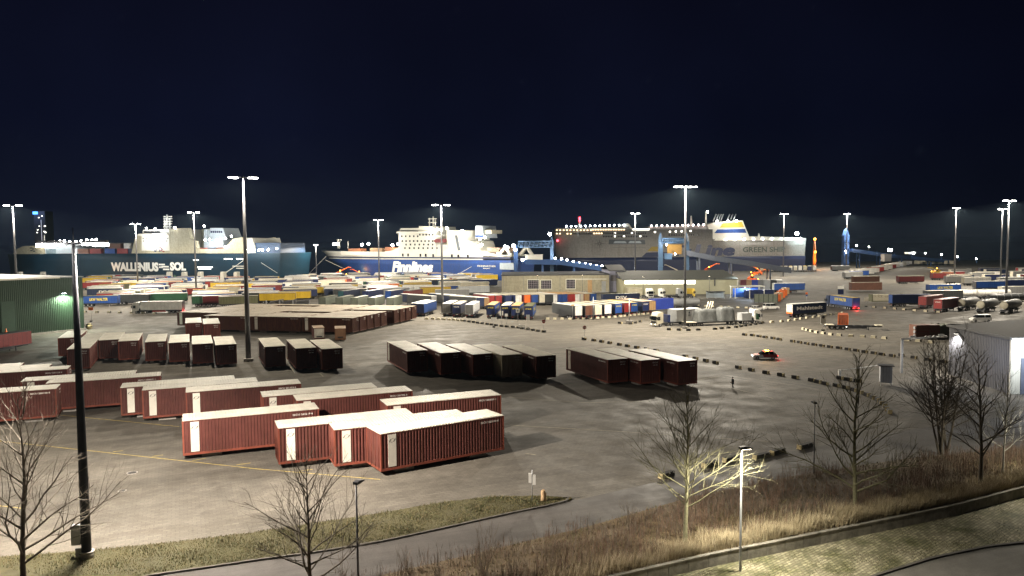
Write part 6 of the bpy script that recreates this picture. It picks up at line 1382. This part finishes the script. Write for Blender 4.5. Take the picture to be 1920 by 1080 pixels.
stop_sign('red stop sign at the end of the kerb block line below the blue trailers', 1019.5, 623, 600.5); stop_sign('red stop sign alone at the start of the kerb line by the three dark containers', 1096, 637.5, 611.5)
sign_post('post with two white plates at the tip of the grass verge', 998, 942, 881, [(-.17,.25,.26,.85,white,'sign_plate'),(.17,.42,.26,.85,white,'sign_plate')], foot=False)
sign_post('low white board in front of the left blue lettered trailer', 926, 614, 595, [(0,0,1.5,.8,white,'sign_plate')])
sign_post('two tall white plates before the second blue lettered trailer', 940.5, 612.5, 583, [(-.3,0,.32,1.2,white,'sign_plate'),(.3,0,.32,1.2,white,'sign_plate')]); sign_post('small double plate right of the two tall white plates', 949.5, 613, 588, [(0,0,.8,.75,white,'sign_plate')])
sign_post('square white pictogram board in front of the third blue lettered trailer', 971, 614.5, 579, [(0,0,.95,1.0,white,'sign_plate'),(0,.25,.5,.5,galv,'pictogram')]); sign_post('tall pale double board before the rightmost blue lettered trailer', 990, 616, 590, [(-.25,0,.32,1.5,white,'sign_plate'),(.25,0,.32,1.5,white,'sign_plate')])
sign_post('low white direction board lying by the kerb blocks', 978, 616.5, 609, [(0,0,1.9,.6,white,'sign_plate')]); sign_post('orange sign board on a thin post right of the green shed', 171.5, 603, 576, [(0,0,1.5,.9,pm('orange'),'sign_plate')])
t, H = sign_post('white pictogram board on the traffic island', 1543, 620, 590, [(0,0,1.3,2.3,white,'sign_plate')]); mb = MB(); mb.prism([(.38*math.cos(a*.4), H-.6+.38*math.sin(a*.4)) for a in range(16)], -.12, -.095); mb.build('pictogram', steel, t)
sign_post('square cream sign near the flat rack', 1624, 575, 557, [(0,0,1.4,1.4,cream,'sign_plate')]); sign_post('dark information board with pale top lines on the exit road', 1576, 566, 536, [(0,0,2.2,1.1,white,'sign_plate'),(0,1.2,2.1,1.9,hullnavy,'sign_plate')])
t, H = sign_post('dark signal post with a square foot between the kerb blocks', 1180, 607, 561, [], mat=steel, name='signal_post', r=.12); mb = MB(); mb.box(-.9,.9,-.9,.9,0,.9); mb.build('footing', M('foot_grey', (.12,.11,.10)), t)
sign_post('tall thin post before the second slanted trailer', 1112.5, 599, 556, [], name='lamp_post', r=.09)
for k, (px, Y, pw, lab) in enumerate([(1008, 318, 3800, 'thin yard lamp before the gridded windows of the warehouse'), (1092, 318, 3800, 'thin yard lamp before the tan door of the warehouse'), (1206, 296, 6000, 'thin yard lamp at the left part of the lit hall'), (1330, 296, 5000, 'thin yard lamp at the right part of the lit hall')]):  # posts and lamps added to brighten the warehouse and hall walls
    p = AT(px, 540, Y); t = thing('fill_lamp', lab, 'street lamp', (p.x, Y, 0), 0, 'yard lamps before the warehouses'); mb = MB(); mb.tube([(0,0,0),(0,0,8.6)], [.09,.06], 7); mb.build('pole', steel, t)
    mb = MB(); mb.box(-.3,.3,-.2,.5,8.6,8.72); mb.build('lamp_head', steel, t); mb = MB(); mb.box(-.25,.25,-.1,.45,8.57,8.595); mb.build('lamp_lens', LAMPW, t); spot('fill_light', (0,.5,8.5), pw, (1,.92,.72), R(172), .3, .2, (R(35),0,0), t)
sign_post('thin post at the left end of the slanted row', 1074, 599, 571, [(0,0,.9,.35,pm('tan'),'sign_plate')], name='lamp_post', r=.07)
sign_post('red and white traffic sign on the exit road', 1512, 572, 548, [(0,0,.7,.7,pm('orange'),'sign_plate'),(0,.8,.6,.6,pm('blue'),'sign_plate')])
p = G(1019, 942); t = thing('stump', 'pale wooden stump at the tip of the grass verge', 'stump', (p.x, p.y, .09)); mb = MB(); mb.tube([(0,0,-.05),(.02,0,.4),(-.03,.02,.85),(0,0,1.0)], [.28,.22,.20,.12], 9); mb.tube([(.1,0,.3),(.22,-.05,.75)], [.12,.06], 7); mb.build('wood', M('stump_wood', (.40,.27,.15), rough=.9, var=.35, scale=4, bump=.5), t)
for k, (px, py) in enumerate([(149,614),(15,634)]):
    p = G(px, py); t = thing('warning_post', 'orange warning post at the shed wall, %s one' % ['right','left'][k], 'post', (p.x, p.y-.6, 0)); mb = MB(); mb.tube([(0,0,0),(0,0,1.5),(0,0,1.9),(0,0,2.5)], [.42,.40,.16,.10], 10); mb.build('shell', pm('orange'), t); mb = MB(); mb.tube([(0,0,.7),(0,0,.9)], .43, 10); mb.build('band', pm('red'), t)
for k, (px, py) in enumerate([(247.5,886.5),(229,920)]):
    p = G(px, py); t = thing('manhole_cover', 'round dark manhole cover, %s of two in the front yard' % ['larger farther one','smaller nearer one'][k], 'manhole cover', (p.x, p.y, .006)); r_ = .42 if k == 0 else .3
    mb = MB(); mb.tube([(0,0,0),(0,0,.012)], r_, 18); mb.build('lid', M('iron', (.03,.028,.026), rough=.6), t); mb = MB(); mb.tube([(0,0,-.002),(0,0,.008)], r_*1.25, 18); mb.build('frame_ring', concrete, t)
p = G(167, 617); t = thing('striped_marker', 'round black and yellow striped marker by the shed corner', 'marker', (p.x, p.y, 0)); mb = MB(); mb.ball((0,0,.8), .85, 0, 14, 8); mb.build('ball', bly, t); mb = MB(); mb.tube([(0,0,.55),(0,0,.8)], .86, 14); mb.tube([(0,0,1.2),(0,0,1.4)], .72, 14); mb.build('stripe', blk, t)
# orange lit working machines near the ferry ramp
def stacker(label, px, py, rz, col='orange', boom=.5, s=1.0, beacon=True):
    p = G(px, py); t = thing('reach_stacker', label, 'machine', (p.x, p.y, 0), rz); t.scale = (s,)*3; mb = MB(); mb.prism([(-4,.7),(3.2,.7),(3.2,1.7),(1,2.2),(-4,2.4)], -1.5, 1.5); mb.build('chassis', pm(col), t)
    for x in (-2.8, 2.2):
        for y in (-1.5, 1.5): add_wheel(t, x, y, .8, 1.6)
    mb = MB(); mb.prism([(-1.6,2.3),(.1,2.3),(-.2,4.0),(-1.5,4.0)], -.7, .7, 0); mb.box(-1.65,-.05,-.78,.78,4.0,4.12,1); mb.build('cab', [glass, pm(col)], t)
    mb = MB(); mb.tube([(-3.6,1.0,2.6),(3.0,1.0,2.6+6*boom),(6.0,1.0,2.6+8.6*boom)], [.42,.36,.30], 6); mb.box(5.4,6.6,-2,3.5,2.2+8.4*boom,2.6+8.4*boom); mb.build('boom', pm(col), t)
    if beacon: mb = MB(); mb.ball((-.8,0,4.4), .32, 0); mb.ball((3.3,-1.2,1.9), .25, 0); mb.build('beacon', BEACON, t); point('beacon_light', (-.8,-2.5,5), 2200, (1,.42,.08), .4, t)
stacker('orange reach stacker with a glowing beacon right of the bridge foot', 1331, 512, R(10)); stacker('orange machine under the descending blue ramp, brightest of the orange ones', 1417, 516, R(150), boom=.7); stacker('orange machine nearer the storage boxes with two beacons', 1412, 528, R(20), s=.8); stacker('red orange machine at the end of the ferry trailer rank', 1436, 510, R(200), boom=.3)
stacker('cream yellow excavator before the twin towered bridge', 1264, 516, R(170), 'cream', .55, beacon=False); stacker('orange handler with a red tail lamp in the right yard', 1755, 513, R(190), 'yellow', .3, s=.8); stacker('red handler among the left field trailers', 640, 519, R(30), 'orange', .5); stacker('small orange handler before the bow of the blue ship', 672, 518, R(160), 'orange', .45, s=.8)
stacker('dark handler at the end of the field beside the green shed', 180, 527, R(200), 'brown', .2, s=.8)
# stacked steel racks in the field
for k, (px, py) in enumerate([(515,577),(540,577),(565,577)]):
    p = G(px, py); t = thing('steel_rack', 'stack of leaning steel racks, %s from the left beside the yellow trailers' % ordw(k), 'rack', (p.x, p.y, 0), FA); mb = MB(); mb.box(-3,3,-1.2,1.2,.5,.7)
    for q in range(5): mb.prism([(-2.6+q*.3,.7+q*.35),(2.4+q*.2,1.3+q*.4),(2.4+q*.2,1.45+q*.4),(-2.6+q*.3,.85+q*.35)], -1.1, 1.1)
    mb.build('rack_frame', steel, t); mb = MB(); mb.box(-3,-2.7,-1.2,1.2,0,2.6); mb.box(2.7,3,-1.2,1.2,0,2.6); mb.build('upright', galv, t)
# a few working tractors in front of the hall
for k, (px, c) in enumerate([(1218,'white'),(1238,'white'),(1272,'silver'),(1297,'yellow')]):
    p = G(px, 560); t = thing('tractor_unit', '%s tractor unit, %s from the left before the lit hall' % (c, ordw(k)), 'truck', (p.x, p.y+4, 0), R(-70+40*k)); tractor_parts(t, 2.5, c, lit=False)
for k, px in enumerate((1336, 1352)):
    p = G(px, 560); t = thing('bus_shelter', 'open dark shelter at the right part of the lit hall, %s one' % ['left','right'][k], 'shelter', (p.x, p.y+2, 0)); mb = MB(); mb.box(-1.9,1.9,-1,1,2.6,2.8); mb.build('roof', steel, t); mb = MB(); mb.box(-1.8,1.8,.8,.9,.2,2.6); [mb.box(x-.06,x+.06,-.9,-.8,0,2.6) for x in (-1.7,1.7)]; mb.build('frame', pale, t)
# ------------------------------------------------------------------ person walking across the yard
p = G(1374, 729); root = thing('person', 'person in dark clothes walking over the yard, hands held before the waist', 'person', (p.x, p.y, 0), R(200))
J = [(0,0,.96),(0,0,1.15),(0,.01,1.40),(0,.0,1.52),(.03,0,1.66),(.04,0,1.74),          # 0-5 pelvis spine neck head
     (0,.17,1.43),(.02,.23,1.16),(.22,.14,1.06),(.29,.09,1.05),                           # 6-9 left arm
     (0,-.17,1.43),(-.02,-.23,1.16),(.20,-.15,1.08),(.27,-.09,1.07),                      # 10-13 right arm
     (0,.09,.92),(.13,.09,.50),(.16,.09,.09),(.29,.09,.04),                               # 14-17 left leg forward
     (0,-.09,.92),(-.04,-.09,.50),(-.24,-.09,.13),(-.13,-.09,.05)]                        # 18-21 right leg back
E = [(0,1),(1,2),(2,3),(3,4),(4,5),(2,6),(6,7),(7,8),(8,9),(2,10),(10,11),(11,12),(12,13),(0,14),(14,15),(15,16),(16,17),(0,18),(18,19),(19,20),(20,21)]
rad = [.145,.15,.17,.065,.10,.09,.085,.055,.042,.04,.085,.055,.042,.04,.10,.068,.05,.04,.10,.068,.05,.04]
for hb, sg in ((9,1),(13,-1)):      # five unequal fingers and a thumb on each hand
    bx, by, bz = J[hb]
    for q in range(4):
        L = (.07,.08,.077,.06)[q]; k = len(J); J += [(bx+.03,by-sg*.012*(q-1.5),bz+.012*(1.5-q)),(bx+.03+L*.7,by-sg*(.012*(q-1.5)+.01),bz+.012*(1.5-q)-.02),(bx+.03+L*.95,by-sg*(.012*(q-1.5)+.03),bz+.01*(1.5-q)-.045)]
        E += [(hb,k),(k,k+1),(k+1,k+2)]; rad += [.013,.009,.008]
    k = len(J); J += [(bx+.02,by-sg*.03,bz+.03),(bx+.055,by-sg*.045,bz+.035)]; E += [(hb,k),(k,k+1)]; rad += [.013,.010]
me = bpy.data.meshes.new('body'); me.from_pydata(J, E, []); o = bpy.data.objects.new('body', me); C.objects.link(o)
sm_ = o.modifiers.new('skin', 'SKIN'); sub = o.modifiers.new('sub', 'SUBSURF'); sub.levels = 1; sub.render_levels = 1
for i, vv in enumerate(me.skin_vertices[0].data): vv.radius = (rad[i],)*2; vv.use_root = (i == 0)
dg = bpy.context.evaluated_depsgraph_get(); m2 = bpy.data.meshes.new_from_object(o.evaluated_get(dg)); bpy.data.objects.remove(o)
skin = M('skin', (.42,.25,.17), rough=.6); jack = M('jacket_dark', (.022,.024,.03), rough=.85); trou = M('trousers_dark', (.016,.016,.018), rough=.9); shoe = M('shoe_dark', (.03,.025,.02), rough=.6)
for mm in (skin, jack, trou, shoe): m2.materials.append(mm)
for pl in m2.polygons:
    c = pl.center; pl.use_smooth = True; pl.material_index = 3 if c.z < .10 else (2 if c.z < .95 and abs(c.y) < .2 and c.x < .34 and not (c.x > .2 and c.z > .95) else (0 if c.z > 1.53 or (c.x > .25 and c.z > .95) else 1))
OBJ('body', m2, root); mb = MB(); mb.ball((.02,0,1.745), .118, 0, 12, 8, 1.05, .95, .9); mb.build('hair', M('hair_dark', (.025,.018,.012), rough=.8), root)
mb = MB(); mb.ball((.135,.035,1.715), .012); mb.ball((.135,-.035,1.715), .012); mb.ball((.15,0,1.69), .018); mb.build('face_detail', skin, root)
mb = MB(); mb.tube([(-.01,0,.80),(0,0,.97),(0,0,1.2),(0,0,1.44)], [.185,.19,.20,.15], 12); mb.build('jacket', jack, root)
mb = MB(); mb.box(.2,.36,-.14,.14,.92,1.05); mb.build('bag', M('bag_dark', (.03,.02,.018)), root)
# ------------------------------------------------------------------ damp night air
hz = bpy.data.materials.new('night_air'); hz.use_nodes = True; nt = hz.node_tree; nt.nodes.remove(nt.nodes['Principled BSDF'])
pv = nt.nodes.new('ShaderNodeVolumePrincipled'); pv.inputs['Color'].default_value = (.55,.80,1,1); pv.inputs['Density'].default_value = .00003; pv.inputs['Anisotropy'].default_value = .35
nt.links.new(pv.outputs[0], nt.nodes['Material Output'].inputs['Volume'])
mb = MB(); mb.box(-9100, 9100, -3100, 14100, -4.0, 62.0); stuff(mb.build('haze', hz), 'thin damp night air glowing faintly under the lamps', 'haze')
SC.cycles.volume_bounces = 0; SC.cycles.volume_max_steps = 64
